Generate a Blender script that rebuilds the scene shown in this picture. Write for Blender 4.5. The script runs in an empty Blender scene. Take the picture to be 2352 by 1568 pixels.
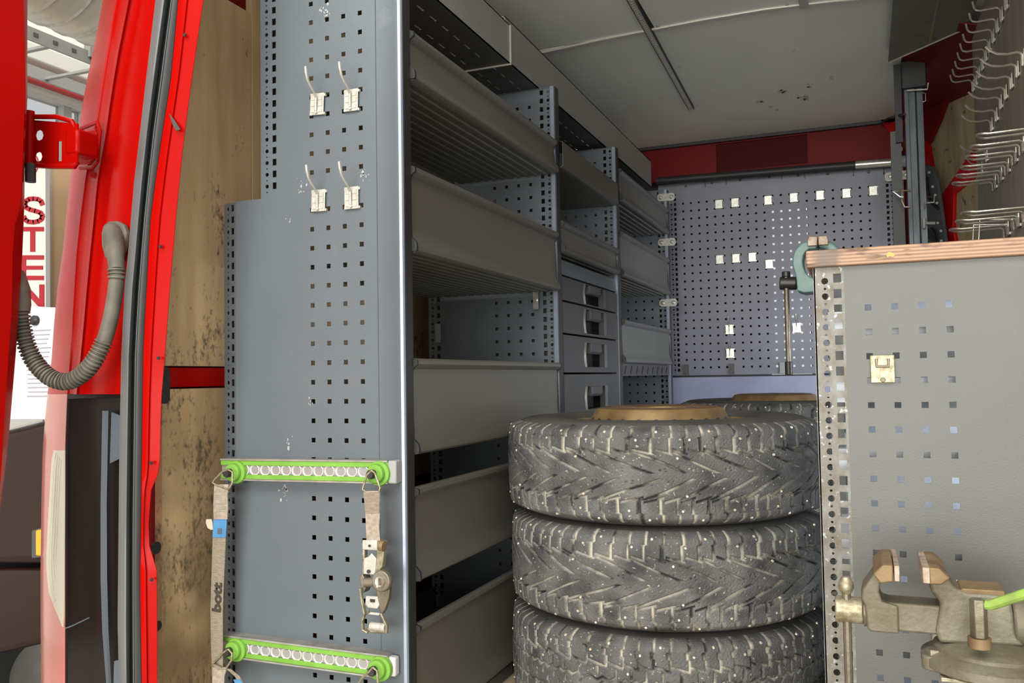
import bpy, bmesh, math, random
import numpy as np
from mathutils import Vector, Matrix
random.seed(7)
C = bpy.context.scene
COL = C.collection
PI = math.pi
# ---------------------------------------------------------------- camera (origin = camera position, y runs into the van, z up)
F = 1987.7; CX = 1176.0; CY = 784.0
R = np.array([[0.9268306681550721, 0.030442367986576537, 0.3742434699478306],
              [0.37514117165820554, -0.03276914949504596, -0.926388300966868],
              [-0.015937813342227592, 0.9989992217578259, -0.04179163831590146]])
U_, S_, V_ = np.linalg.svd(R); R = U_ @ V_
cam = bpy.data.cameras.new('camera'); co = bpy.data.objects.new('camera', cam); COL.objects.link(co)
cam.sensor_fit = 'HORIZONTAL'; cam.sensor_width = 36.0; cam.lens = 36.0 * F / 2352.0
cam.clip_start = 0.02; cam.clip_end = 200
co.matrix_world = Matrix([list(R[i]) + [0.0] for i in range(3)] + [[0, 0, 0, 1]])
C.camera = co
C.view_settings.view_transform = 'Standard'; C.view_settings.look = 'None'
C.view_settings.gamma = 1.0; C.view_settings.use_curve_mapping = False
C.view_settings.exposure = 0.30
# world: the bright diffuse light of the open workshop
w = bpy.data.worlds.new('world'); C.world = w; w.use_nodes = True
wn = w.node_tree; bg = wn.nodes['Background']
bg.inputs[0].default_value = (0.96, 0.98, 1.0, 1); bg.inputs[1].default_value = 0.58

def area(name, loc, rot, sx, sy, power, col=(1, 0.97, 0.92)):
    l = bpy.data.lights.new(name, 'AREA'); l.shape = 'RECTANGLE'; l.size = sx; l.size_y = sy
    l.energy = power; l.color = col
    o = bpy.data.objects.new(name, l); COL.objects.link(o); o.location = loc; o.rotation_euler = rot
    return o
# workshop tubes behind the photographer, daylight of the open side door, and added unseen fills
area('workshop_lamp', (-2.0, -1.0, 2.4), (math.radians(28), 0, math.radians(-12)), 3.0, 1.2, 40)
area('rear_fill', (0.0, -8.0, 0.3), (math.radians(90), 0, 0), 8.0, 3.2, 620, (1, 0.98, 0.94))  # unseen panel added behind the camera to light the deep interior
area('floor_bounce_fill', (0.3, -2.6, 3.1), (0, 0, 0), 5.0, 3.0, 300, (1, 0.96, 0.88))  # added unseen fill: lights the concrete so it bounces onto the ceiling
area('side_door_daylight', (1.55, 2.75, 0.15), (math.radians(90), 0, math.radians(48)), 1.3, 1.0, 60, (0.86, 0.92, 1.0))
area('workshop_fill', (-3.0, 2.6, 3.2), (0, 0, 0), 1.0, 4.0, 60)  # added unseen fill that brightens the workshop left of the van

def P(u, v, **k):
    d = R @ np.array([u - CX, -(v - CY), -F])
    a, val = list(k.items())[0]; i = 'xyz'.index(a)
    return Vector((d * val / d[i]).tolist())

# ---------------------------------------------------------------- materials
MATS = {}
def hexc(r, g, b):
    return tuple(((c / 255) / 12.92 if c / 255 <= 0.04045 else ((c / 255 + 0.055) / 1.055) ** 2.4) for c in (r, g, b))
def mat(name, col, rough=0.5, metal=0.0, col2=None, scale=8.0, stretch=(1, 1, 1), amt=0.5, bump=0.0, bscale=60.0,
        speck=None, speck_scale=40.0, speck_th=0.62, emit=0.0, coat=0.0, alpha=None, spec=0.5, attr=None, attr_col=None, detail=6.0, bstretch=None):
    m = bpy.data.materials.new(name); m.use_nodes = True; nt = m.node_tree; N = nt.nodes; L = nt.links
    b = N['Principled BSDF']; b.inputs['Roughness'].default_value = rough; b.inputs['Metallic'].default_value = metal
    b.inputs['Coat Weight'].default_value = coat; b.inputs['Coat Roughness'].default_value = 0.08
    b.inputs['Specular IOR Level'].default_value = spec
    tc = N.new('ShaderNodeTexCoord')
    def noise(sc, st, det=detail):
        mp = N.new('ShaderNodeMapping'); mp.inputs['Scale'].default_value = st; L.new(tc.outputs['Object'], mp.inputs[0])
        n = N.new('ShaderNodeTexNoise'); n.inputs['Scale'].default_value = sc; n.inputs['Detail'].default_value = det
        L.new(mp.outputs[0], n.inputs[0]); return n
    def ramp(src, p0, p1, c0=(0, 0, 0, 1), c1=(1, 1, 1, 1)):
        r = N.new('ShaderNodeValToRGB'); r.color_ramp.elements[0].position = p0; r.color_ramp.elements[1].position = p1
        r.color_ramp.elements[0].color = c0; r.color_ramp.elements[1].color = c1; L.new(src, r.inputs[0]); return r
    def mix(fac, a, bb):
        x = N.new('ShaderNodeMix'); x.data_type = 'RGBA'
        if isinstance(fac, float): x.inputs[0].default_value = fac
        else: L.new(fac, x.inputs[0])
        for s, i in ((a, 6), (bb, 7)):
            if isinstance(s, tuple): x.inputs[i].default_value = (*s[:3], 1)
            else: L.new(s, x.inputs[i])
        return x.outputs[2]
    cur = tuple(col)
    if col2 is not None:
        n = noise(scale, stretch); r = ramp(n.outputs[0], 0.5 - 0.25 * (1.01 - amt) - 0.05, 0.5 + 0.25 * (1.01 - amt) + 0.05)
        cur = mix(r.outputs[0], cur, tuple(col2))
    if speck is not None:
        n = noise(speck_scale, (1, 1, 1), 3.0); r = ramp(n.outputs[0], speck_th, speck_th + 0.06)
        cur = mix(r.outputs[0], cur, tuple(speck))
    if attr:
        a = N.new('ShaderNodeAttribute'); a.attribute_name = attr
        n = noise(22.0, (1, 1, 1), 4.0); r = ramp(n.outputs[0], 0.40, 0.58)
        mu = N.new('ShaderNodeMath'); mu.operation = 'MULTIPLY'; L.new(a.outputs['Fac'], mu.inputs[0]); L.new(r.outputs[0], mu.inputs[1])
        gcol = mix(r.outputs[0], hexc(36, 36, 36), tuple(attr_col)); cur = mix(a.outputs['Fac'], cur, gcol)
    if isinstance(cur, tuple): b.inputs['Base Color'].default_value = (*cur[:3], 1)
    else: L.new(cur, b.inputs['Base Color'])
    if bump:
        n = noise(bscale, bstretch or stretch); bp = N.new('ShaderNodeBump'); bp.inputs['Strength'].default_value = bump; bp.inputs['Distance'].default_value = 0.004
        L.new(n.outputs[0], bp.inputs['Height']); L.new(bp.outputs[0], b.inputs['Normal'])
    if emit:
        b.inputs['Emission Color'].default_value = (*col[:3], 1); b.inputs['Emission Strength'].default_value = emit
    if alpha is not None:
        b.inputs['Transmission Weight'].default_value = alpha
    MATS[name] = m; return m

M_PANEL = mat('slate_powder_coat', hexc(91, 100, 105), 0.42, 0.2, hexc(97, 106, 111), 5, (1, 1, 1), 0.3, 0.08, 400, speck=hexc(106, 114, 118), speck_scale=9, speck_th=0.73)
M_PANEL2 = mat('slate_powder_coat_inner', hexc(98, 106, 112), 0.5, 0.2, hexc(106, 114, 120), 5, (1, 1, 1), 0.3)
M_BACKP = mat('back_panel_coat', hexc(112, 113, 122), 0.45, 0.2, hexc(124, 125, 134), 4, (1, 1, 1), 0.4)
M_EDGE = mat('folded_edge', hexc(150, 160, 175), 0.32, 0.5)
M_TRAY = mat('tray_grey', hexc(116, 113, 102), 0.42, 0.35, hexc(108, 105, 95), 4, (1, 0.3, 1), 0.4, speck=hexc(126, 123, 112), speck_scale=7, speck_th=0.72)
M_TRAYD = mat('tray_end_cap', hexc(38, 38, 38), 0.5)
M_DARK = mat('dark_grey_metal', hexc(82, 82, 80), 0.5, 0.2)
M_DRAW = mat('drawer_plastic', hexc(74, 74, 73), 0.55, 0.0, bump=0.1, bscale=300)
M_BENCH = mat('bench_panel_coat', hexc(92, 92, 87), 0.42, 0.2, hexc(85, 86, 82), 5, (1, 1, 1), 0.3, 0.08, 400, speck=hexc(102, 102, 98), speck_scale=8, speck_th=0.72)
M_BENCHE = mat('worn_bench_edge', hexc(124, 124, 119), 0.5, 0.3, hexc(98, 90, 74), 60, (1, 1, .5), 0.4, 0.3, 160, speck=hexc(158, 160, 162), speck_scale=110, speck_th=0.62)
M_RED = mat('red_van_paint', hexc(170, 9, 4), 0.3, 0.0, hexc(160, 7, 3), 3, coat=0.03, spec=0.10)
M_REDD = mat('red_paint_shaded', hexc(112, 2, 3), 0.5, 0.0, hexc(100, 1, 2), 3, spec=0.2)  # same van red, with the interior shade put into the colour
M_PLY = mat('plywood_lining', hexc(222, 190, 144), 0.75, 0.0, hexc(198, 164, 118), 5, (1, 6, 0.7), 0.3, 0.1, 40)
def mould(m, lo=0.35, hi=-0.75):
    nt = m.node_tree; N = nt.nodes; L = nt.links; b = N['Principled BSDF']; src = b.inputs['Base Color'].links[0].from_socket
    g = N.new('ShaderNodeNewGeometry'); sp = N.new('ShaderNodeSeparateXYZ'); L.new(g.outputs['Position'], sp.inputs[0])
    mr = N.new('ShaderNodeMapRange'); mr.inputs[1].default_value = lo; mr.inputs[2].default_value = -0.1; mr.inputs[3].default_value = 0.0; mr.inputs[4].default_value = 0.10; L.new(sp.outputs['Z'], mr.inputs[0])
    tot = None
    for sc, w_, st in ((70, .45, (1, 1, .6)), (160, .3, (1, 1, .7)), (9, .55, (1, 1, .8))):
        mp = N.new('ShaderNodeMapping'); mp.inputs['Scale'].default_value = st; L.new(g.outputs['Position'], mp.inputs[0])
        n = N.new('ShaderNodeTexNoise'); n.inputs['Scale'].default_value = sc; n.inputs['Detail'].default_value = 3; L.new(mp.outputs[0], n.inputs[0])
        mu = N.new('ShaderNodeMath'); mu.operation = 'MULTIPLY'; mu.inputs[1].default_value = w_; L.new(n.outputs[0], mu.inputs[0])
        if tot is None: tot = mu.outputs[0]
        else:
            ad = N.new('ShaderNodeMath'); L.new(tot, ad.inputs[0]); L.new(mu.outputs[0], ad.inputs[1]); tot = ad.outputs[0]
    ad = N.new('ShaderNodeMath'); L.new(tot, ad.inputs[0]); L.new(mr.outputs[0], ad.inputs[1])
    r = N.new('ShaderNodeValToRGB'); r.color_ramp.elements[0].position = .77; r.color_ramp.elements[1].position = .90; L.new(ad.outputs[0], r.inputs[0])
    mx = N.new('ShaderNodeMix'); mx.data_type = 'RGBA'; L.new(r.outputs[0], mx.inputs[0]); L.new(src, mx.inputs[6]); mx.inputs[7].default_value = (*hexc(96, 82, 62), 1)
    # grime rubbed into the lower half
    m1 = N.new('ShaderNodeMapRange'); m1.inputs[1].default_value = .15; m1.inputs[2].default_value = -.45; m1.inputs[3].default_value = .05; m1.inputs[4].default_value = .75; L.new(sp.outputs['Z'], m1.inputs[0])
    n3 = N.new('ShaderNodeTexNoise'); n3.inputs['Scale'].default_value = 7; L.new(g.outputs['Position'], n3.inputs[0])
    m2 = N.new('ShaderNodeMath'); m2.operation = 'MULTIPLY'; L.new(m1.outputs[0], m2.inputs[0])
    r3 = N.new('ShaderNodeMapRange'); r3.inputs[1].default_value = .3; r3.inputs[2].default_value = .55; L.new(n3.outputs[0], r3.inputs[0]); L.new(r3.outputs[0], m2.inputs[1])
    mg = N.new('ShaderNodeMix'); mg.data_type = 'RGBA'; L.new(m2.outputs[0], mg.inputs[0]); L.new(mx.outputs[2], mg.inputs[6]); mg.inputs[7].default_value = (*hexc(122, 104, 74), 1)
    L.new(mg.outputs[2], b.inputs['Base Color'])
mould(M_PLY)
M_PLYR = mat('plywood_lining_grey', hexc(176, 160, 122), 0.75, 0.0, hexc(128, 118, 90), 4, (1, 5, 0.7), 0.4, 0.1, 40, speck=hexc(90, 82, 62), speck_scale=22, speck_th=0.64)
M_CEIL = mat('ceiling_board', hexc(230, 234, 226), 0.38, 0.0, hexc(222, 226, 219), 3, speck=hexc(160, 158, 150), speck_scale=9, speck_th=0.74)
M_TRIM = mat('pale_ceiling_trim', hexc(186, 184, 172), 0.4, 0.3)
M_RTRIM = mat('dark_ceiling_rail', hexc(206, 202, 190), 0.4, 0.3)
M_FLOOR = mat('van_floor_board', hexc(196, 180, 146), 0.7, 0.0, hexc(176, 160, 126), 9, (3, 1, 1), 0.4, 0.1)
M_CONC = mat('workshop_concrete', hexc(182, 178, 168), 0.6, 0.0, hexc(168, 164, 156), 3)
M_ZINC = mat('bright_zinc', hexc(214, 214, 206), 0.3, 0.85, hexc(188, 186, 170), 60, (1, 1, 1), 0.4, 0.1, 200)
M_ZINCW = mat('dull_white_zinc', hexc(196, 194, 184), 0.5, 0.3, hexc(168, 165, 152), 80, (1, 1, 1), 0.4, 0.15, 220)
M_ZINCY = mat('yellowed_zinc', hexc(170, 164, 142), 0.4, 0.5, hexc(124, 113, 84), 110, (1, 1, 1), 0.5, 0.15, 200)
M_STEEL = mat('grimy_steel', hexc(138, 131, 116), 0.42, 0.6, hexc(100, 90, 72), 14, (1, 1, 1), 0.5, 0.25, 90)
M_CAST = mat('grimy_cast_iron', hexc(124, 119, 102), 0.55, 0.35, hexc(92, 82, 62), 14, (1, 1, 1), 0.5, 0.35, 110)
M_RUSTY = mat('rusty_anvil_top', hexc(138, 116, 82), 0.55, 0.35, hexc(108, 86, 60), 25, (1, 1, 1), 0.5, 0.2, 90)
M_JAW = mat('worn_jaw_plate', hexc(178, 164, 148), 0.5, 0.3, hexc(136, 112, 90), 60, (1, 1, 1), 0.5, 0.2, 200)
M_TEAL = mat('teal_cast_iron', hexc(118, 150, 142), 0.4, 0.0, hexc(90, 122, 115), 14, (1, 1, 1), 0.4, 0.15, 90)
M_BLACK = mat('black_plastic', hexc(40, 40, 40), 0.5)
M_BLK = mat('black_steel', hexc(62, 60, 58), 0.4, 0.5)
M_STRUT = mat('strut_channel', hexc(96, 102, 106), 0.38, 0.6, hexc(66, 71, 74), 20, (1, 1, .3), 0.4)
M_GREEN = mat('green_plastic', hexc(118, 168, 66), 0.5, 0.0, hexc(104, 152, 54), 20, spec=.3)
M_LEVER = mat('dirty_green_paint', hexc(150, 186, 78), 0.6, 0.0, hexc(112, 128, 62), 30, (1, 1, 1), .4)
M_ALU = mat('rail_aluminium', hexc(176, 174, 166), 0.35, 0.5, hexc(150, 146, 136), 30)
M_CLEAR = mat('pearly_insert', hexc(205, 203, 202), 0.2, 0.2)
M_TRACK = mat('inner_track_metal', hexc(158, 156, 152), 0.35, 0.4)
M_GRAYP = mat('grey_plastic_cap', hexc(150, 152, 148), 0.5)
M_WEB = mat('webbing', hexc(150, 140, 122), 0.9, 0.0, hexc(128, 116, 98), 90, (1, 1, 4), 0.4, 0.5, 250, bstretch=(1, 1, 5))
M_WEBL = mat('webbing_label', hexc(168, 156, 142), 0.8, 0.0, hexc(136, 124, 108), 120, (1, 1, 1), 0.5)
M_BLUE = mat('blue_tag', hexc(78, 138, 182), 0.6, 0.0, hexc(66, 122, 166), 30)
M_INK = mat('black_ink', hexc(58, 50, 44), 0.8)
M_SEAL = mat('seal_rubber_grey', hexc(104, 108, 108), 0.42, 0.0, hexc(92, 96, 96), 10, (1, 1, .2), 0.4)
M_SEALD = mat('seal_rubber_dark', hexc(44, 46, 44), 0.5)
M_HOSE = mat('conduit_rubber', hexc(112, 108, 96), 0.6, 0.0, hexc(88, 84, 74), 30)
M_LAMPB = mat('tail_lamp_housing', hexc(26, 18, 16), 0.35, spec=.3)
M_LENSR = mat('red_lens', hexc(196, 84, 74), 0.2, 0.0, hexc(190, 120, 106), 3, (1, 1, .4), coat=0.3)
M_LENSW = mat('clear_lens', hexc(192, 182, 160), 0.2, 0.0, hexc(204, 198, 182), 3, coat=0.3)
M_SLATE = mat('slate_strip', hexc(84, 94, 102), 0.4)
M_AMBER = mat('amber_lens', hexc(246, 168, 16), 0.2, coat=0.4)
M_CARB = mat('dark_brown_paint', hexc(40, 20, 16), 0.35, coat=0.05, spec=.25)
M_WHITE = mat('white_board', hexc(206, 206, 198), 0.6)
M_WWALL = mat('workshop_wall', hexc(236, 234, 226), 0.8)
M_CREAM = mat('cream_door_frame', hexc(206, 172, 136), 0.7)
M_SIGNR = mat('red_lettering', hexc(160, 18, 34), 0.6)
M_PAPER = mat('paper', hexc(216, 216, 220), 0.8)
M_TXT = mat('faint_print', hexc(158, 158, 166), 0.8)
M_DUCT = mat('foil_duct', hexc(222, 218, 206), 0.35, 0.4, hexc(200, 196, 182), 6, (1, 4, 1))
M_PIPE = mat('red_pipe', hexc(176, 60, 60), 0.5)
M_TYRE = mat('dusty_rubber', hexc(104, 103, 100), 0.72, 0.0, hexc(40, 40, 41), 13, (1, 1, 1), 0.35, 0.5, 260,
             speck=hexc(160, 158, 150), speck_scale=150, speck_th=0.66, attr='groove', attr_col=hexc(172, 169, 152))
M_SIDE = mat('sidewall_rubber', hexc(78, 76, 71), 0.7, 0.0, hexc(54, 52, 49), 9, (1, 1, 1), 0.4, 0.2, 90)
M_STUD = mat('tyre_stud', hexc(226, 206, 180), 0.35, 0.4)
M_RIM = mat('rusty_gold_rim', hexc(148, 124, 80), 0.5, 0.3, hexc(112, 86, 56), 16, (1, 1, 1), 0.5, 0.2, 80)
M_RIMT = mat('rusty_brown_rim_top', hexc(134, 102, 82), 0.45, 0.3, hexc(108, 78, 60), 16)
M_STAIN = mat('light_scuffs', hexc(160, 163, 163), 0.8)
M_SMUDGE = mat('dark_scuffs', hexc(74, 72, 68), 0.8)

# plywood edge of the worktop: plies as bands across z
def ply_edge():
    m = bpy.data.materials.new('laminated_edge'); m.use_nodes = True; N = m.node_tree.nodes; L = m.node_tree.links
    b = N['Principled BSDF']; b.inputs['Roughness'].default_value = 0.6
    tc = N.new('ShaderNodeTexCoord'); sp = N.new('ShaderNodeSeparateXYZ'); L.new(tc.outputs['Object'], sp.inputs[0])
    mu = N.new('ShaderNodeMath'); mu.operation = 'MULTIPLY'; mu.inputs[1].default_value = 1150.0; L.new(sp.outputs['Z'], mu.inputs[0])
    si = N.new('ShaderNodeMath'); si.operation = 'SINE'; L.new(mu.outputs[0], si.inputs[0])
    r = N.new('ShaderNodeMapRange'); r.inputs[1].default_value = -0.6; r.inputs[2].default_value = 0.6; L.new(si.outputs[0], r.inputs[0])
    mx = N.new('ShaderNodeMix'); mx.data_type = 'RGBA'; mx.inputs[6].default_value = (*hexc(136, 106, 82), 1); mx.inputs[7].default_value = (*hexc(170, 138, 112), 1)
    L.new(r.outputs[0], mx.inputs[0])
    mp = N.new('ShaderNodeMapping'); mp.inputs['Scale'].default_value = (3, 1, 14); L.new(tc.outputs['Object'], mp.inputs[0])
    n = N.new('ShaderNodeTexNoise'); n.inputs['Scale'].default_value = 9; L.new(mp.outputs[0], n.inputs[0])
    rr = N.new('ShaderNodeValToRGB'); rr.color_ramp.elements[0].position = .56; rr.color_ramp.elements[1].position = .7; L.new(n.outputs[0], rr.inputs[0])
    m2 = N.new('ShaderNodeMix'); m2.data_type = 'RGBA'; m2.inputs[7].default_value = (*hexc(98, 72, 56), 1)
    L.new(rr.outputs[0], m2.inputs[0]); L.new(mx.outputs[2], m2.inputs[6])
    # old grey grease mark and a yellow paint splash near the front corner
    prev = m2.outputs[2]
    for cx_, wx_, colr, ns in ((-0.196, 0.030, hexc(104, 92, 84), 20),):
        sb = N.new('ShaderNodeMath'); sb.operation = 'SUBTRACT'; sb.inputs[1].default_value = cx_; L.new(sp.outputs['X'], sb.inputs[0])
        ab = N.new('ShaderNodeMath'); ab.operation = 'ABSOLUTE'; L.new(sb.outputs[0], ab.inputs[0])
        n2 = N.new('ShaderNodeTexNoise'); n2.inputs['Scale'].default_value = ns; L.new(tc.outputs['Object'], n2.inputs[0])
        m3 = N.new('ShaderNodeMath'); m3.operation = 'MULTIPLY_ADD'; m3.inputs[1].default_value = wx_ * 1.4; m3.inputs[2].default_value = -wx_ * .7; L.new(n2.outputs[0], m3.inputs[0])
        ad = N.new('ShaderNodeMath'); L.new(ab.outputs[0], ad.inputs[0]); L.new(m3.outputs[0], ad.inputs[1])
        mr = N.new('ShaderNodeMapRange'); mr.inputs[1].default_value = wx_ * .5; mr.inputs[2].default_value = wx_ * .8; mr.inputs[3].default_value = .8; mr.inputs[4].default_value = 0.; L.new(ad.outputs[0], mr.inputs[0])
        mm = N.new('ShaderNodeMix'); mm.data_type = 'RGBA'; L.new(mr.outputs[0], mm.inputs[0]); L.new(prev, mm.inputs[6]); mm.inputs[7].default_value = (*colr, 1); prev = mm.outputs[2]
    L.new(prev, b.inputs['Base Color'])
    return m
M_PLYEDGE = ply_edge()

# ---------------------------------------------------------------- mesh helpers
ORG = {}
class MB:
    def __init__(s): s.v = []; s.f = []
    def poly(s, pts, flip=False):
        i = len(s.v); s.v += [tuple(p) for p in pts]; f = list(range(i, i + len(pts)))
        s.f.append(f[::-1] if flip else f); return s
    def box(s, x0, x1, y0, y1, z0, z1):
        i = len(s.v); s.v += [(x, y, z) for z in (z0, z1) for y in (y0, y1) for x in (x0, x1)]
        for f in ((0, 2, 3, 1), (4, 5, 7, 6), (0, 1, 5, 4), (2, 6, 7, 3), (0, 4, 6, 2), (1, 3, 7, 5)): s.f.append([i + k for k in f])
        return s
    def obox(s, c, ax, ay, az):      # centre and three half-axis vectors
        c, ax, ay, az = map(Vector, (c, ax, ay, az)); i = len(s.v)
        s.v += [tuple(c + ax * a + ay * b + az * d) for d in (-1, 1) for b in (-1, 1) for a in (-1, 1)]
        for f in ((0, 2, 3, 1), (4, 5, 7, 6), (0, 1, 5, 4), (2, 6, 7, 3), (0, 4, 6, 2), (1, 3, 7, 5)): s.f.append([i + k for k in f])
        return s
    def tube(s, pts, r, n=8, caps=True, flat=None):
        pts = [Vector(p) for p in pts]; m = len(pts); rs = r if isinstance(r, (list, tuple)) else [r] * m
        rings = []; up = None
        for k, p in enumerate(pts):
            t = (pts[min(k + 1, m - 1)] - pts[max(k - 1, 0)]).normalized()
            if up is None:
                up = Vector((0, 0, 1)) if abs(t.z) < 0.9 else Vector((1, 0, 0))
            a = (up - t * up.dot(t)).normalized(); up = a; b = t.cross(a)
            i = len(s.v); fa = flat or 1.0
            s.v += [tuple(p + a * math.cos(2 * PI * j / n) * rs[k] * fa + b * math.sin(2 * PI * j / n) * rs[k]) for j in range(n)]
            rings.append(i)
        for k in range(m - 1):
            for j in range(n):
                s.f.append([rings[k] + j, rings[k] + (j + 1) % n, rings[k + 1] + (j + 1) % n, rings[k + 1] + j])
        if caps:
            s.f.append([rings[0] + j for j in range(n)][::-1]); s.f.append([rings[-1] + j for j in range(n)])
        return s
    def cyl(s, a, b, r, n=16, r2=None): return s.tube([a, b], [r, r if r2 is None else r2], n)
    def lathe(s, prof, c, axis='z', n=48, closed=False):
        i = len(s.v); m = len(prof); c = Vector(c)
        for j in range(n):
            t = 2 * PI * j / n
            for (r, h) in prof:
                p = {'z': (r * math.cos(t), r * math.sin(t), h), 'x': (h, r * math.cos(t), r * math.sin(t)), 'y': (r * math.cos(t), h, -r * math.sin(t))}[axis]
                s.v.append(tuple(c + Vector(p)))
        for j in range(n):
            k = (j + 1) % n
            for q in range(m - 1 + (1 if closed else 0)):
                q2 = (q + 1) % m
                s.f.append([i + j * m + q, i + k * m + q, i + k * m + q2, i + j * m + q2])
        return s
    def prism(s, poly, axis, a, b):
        # poly of 2-D points in the other two axes; extruded from a to b
        def mk(p, h): return {'x': (h, p[0], p[1]), 'y': (p[0], h, p[1]), 'z': (p[0], p[1], h)}[axis]
        n = len(poly); i = len(s.v); s.v += [mk(p, a) for p in poly] + [mk(p, b) for p in poly]
        s.f.append([i + k for k in range(n)]); s.f.append([i + n + k for k in range(n)][::-1])
        for k in range(n): s.f.append([i + k, i + (k + 1) % n, i + n + (k + 1) % n, i + n + k])
        return s
    def thick(s, pts, d):            # planar polygon given a thickness vector
        d = Vector(d); n = len(pts); i = len(s.v); s.v += [tuple(p) for p in pts] + [tuple(Vector(p) + d) for p in pts]
        s.f.append([i + k for k in range(n)]); s.f.append([i + n + k for k in range(n)][::-1])
        for k in range(n): s.f.append([i + k, i + (k + 1) % n, i + n + (k + 1) % n, i + n + k])
        return s
    def loft(s, rows):               # rows of equal-length point lists
        i = len(s.v); n = len(rows[0])
        for r in rows: s.v += [tuple(p) for p in r]
        for a in range(len(rows) - 1):
            for b in range(n - 1):
                s.f.append([i + a * n + b, i + a * n + b + 1, i + (a + 1) * n + b + 1, i + (a + 1) * n + b])
        return s
    def build(s, name, material, parent=None, bevel=0.0, seg=2, subd=0, sharp=35, loc=None, local=False, solid=0.0):
        me = bpy.data.meshes.new(name)
        vs = s.v
        if parent is not None and not local:
            o0 = ORG.get(parent.name, Vector((0, 0, 0))); vs = [(a - o0.x, b - o0.y, c - o0.z) for a, b, c in vs]
        elif parent is None and not local:
            a = np.array(vs); lo = a.min(0); hi = a.max(0); o0 = Vector(((lo[0] + hi[0]) / 2, (lo[1] + hi[1]) / 2, lo[2])) if loc is None else Vector(loc)
            vs = [(x - o0.x, y - o0.y, z - o0.z) for x, y, z in vs]
        else: o0 = Vector((0, 0, 0))
        me.from_pydata([tuple(map(float, q)) for q in vs], [], s.f)
        bm = bmesh.new(); bm.from_mesh(me); bmesh.ops.remove_doubles(bm, verts=bm.verts, dist=1e-6) if len(bm.verts) < 60000 else None
        bmesh.ops.recalc_face_normals(bm, faces=bm.faces)
        th = math.radians(sharp)
        for f in bm.faces: f.smooth = True
        for e in bm.edges:
            if len(e.link_faces) != 2 or e.calc_face_angle(0) > th: e.smooth = False
        bm.to_mesh(me); bm.free()
        me.materials.append(material)
        o = bpy.data.objects.new(name, me); COL.objects.link(o)
        if parent is not None: o.parent = parent; ORG[o.name] = ORG.get(parent.name, Vector((0, 0, 0)))
        else: o.location = o0; ORG[o.name] = o0
        if solid:
            md = o.modifiers.new('solid', 'SOLIDIFY'); md.thickness = solid; md.offset = 0
        if bevel:
            md = o.modifiers.new('bevel', 'BEVEL'); md.width = bevel; md.segments = seg; md.limit_method = 'ANGLE'; md.angle_limit = math.radians(30); md.harden_normals = False
        if subd:
            md = o.modifiers.new('sub', 'SUBSURF'); md.levels = subd; md.render_levels = subd
        return o

def thing(name, label, cat, loc=(0, 0, 0), group=None):
    o = bpy.data.objects.new(name, None); COL.objects.link(o); o.location = loc; o.empty_display_size = 0.02
    ORG[o.name] = Vector(loc); o['label'] = label; o['category'] = cat
    if group: o['group'] = group
    return o
def tag(o, label, cat, group=None):
    o['label'] = label; o['category'] = cat
    if group: o['group'] = group
    return o
def struct(o): o['kind'] = 'structure'; return o
def dup(root, loc, rot=None, label=None, group=None, scale=None):
    r = root.copy(); COL.objects.link(r); r.location = loc
    if rot is not None: r.rotation_euler = rot
    if scale is not None: r.scale = scale
    if label: r['label'] = label
    if group: r['group'] = group
    for ch in list(root.children):
        c = ch.copy(); COL.objects.link(c); c.parent = r
        for g in list(ch.children):
            d = g.copy(); COL.objects.link(d); d.parent = c
    return r

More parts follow.
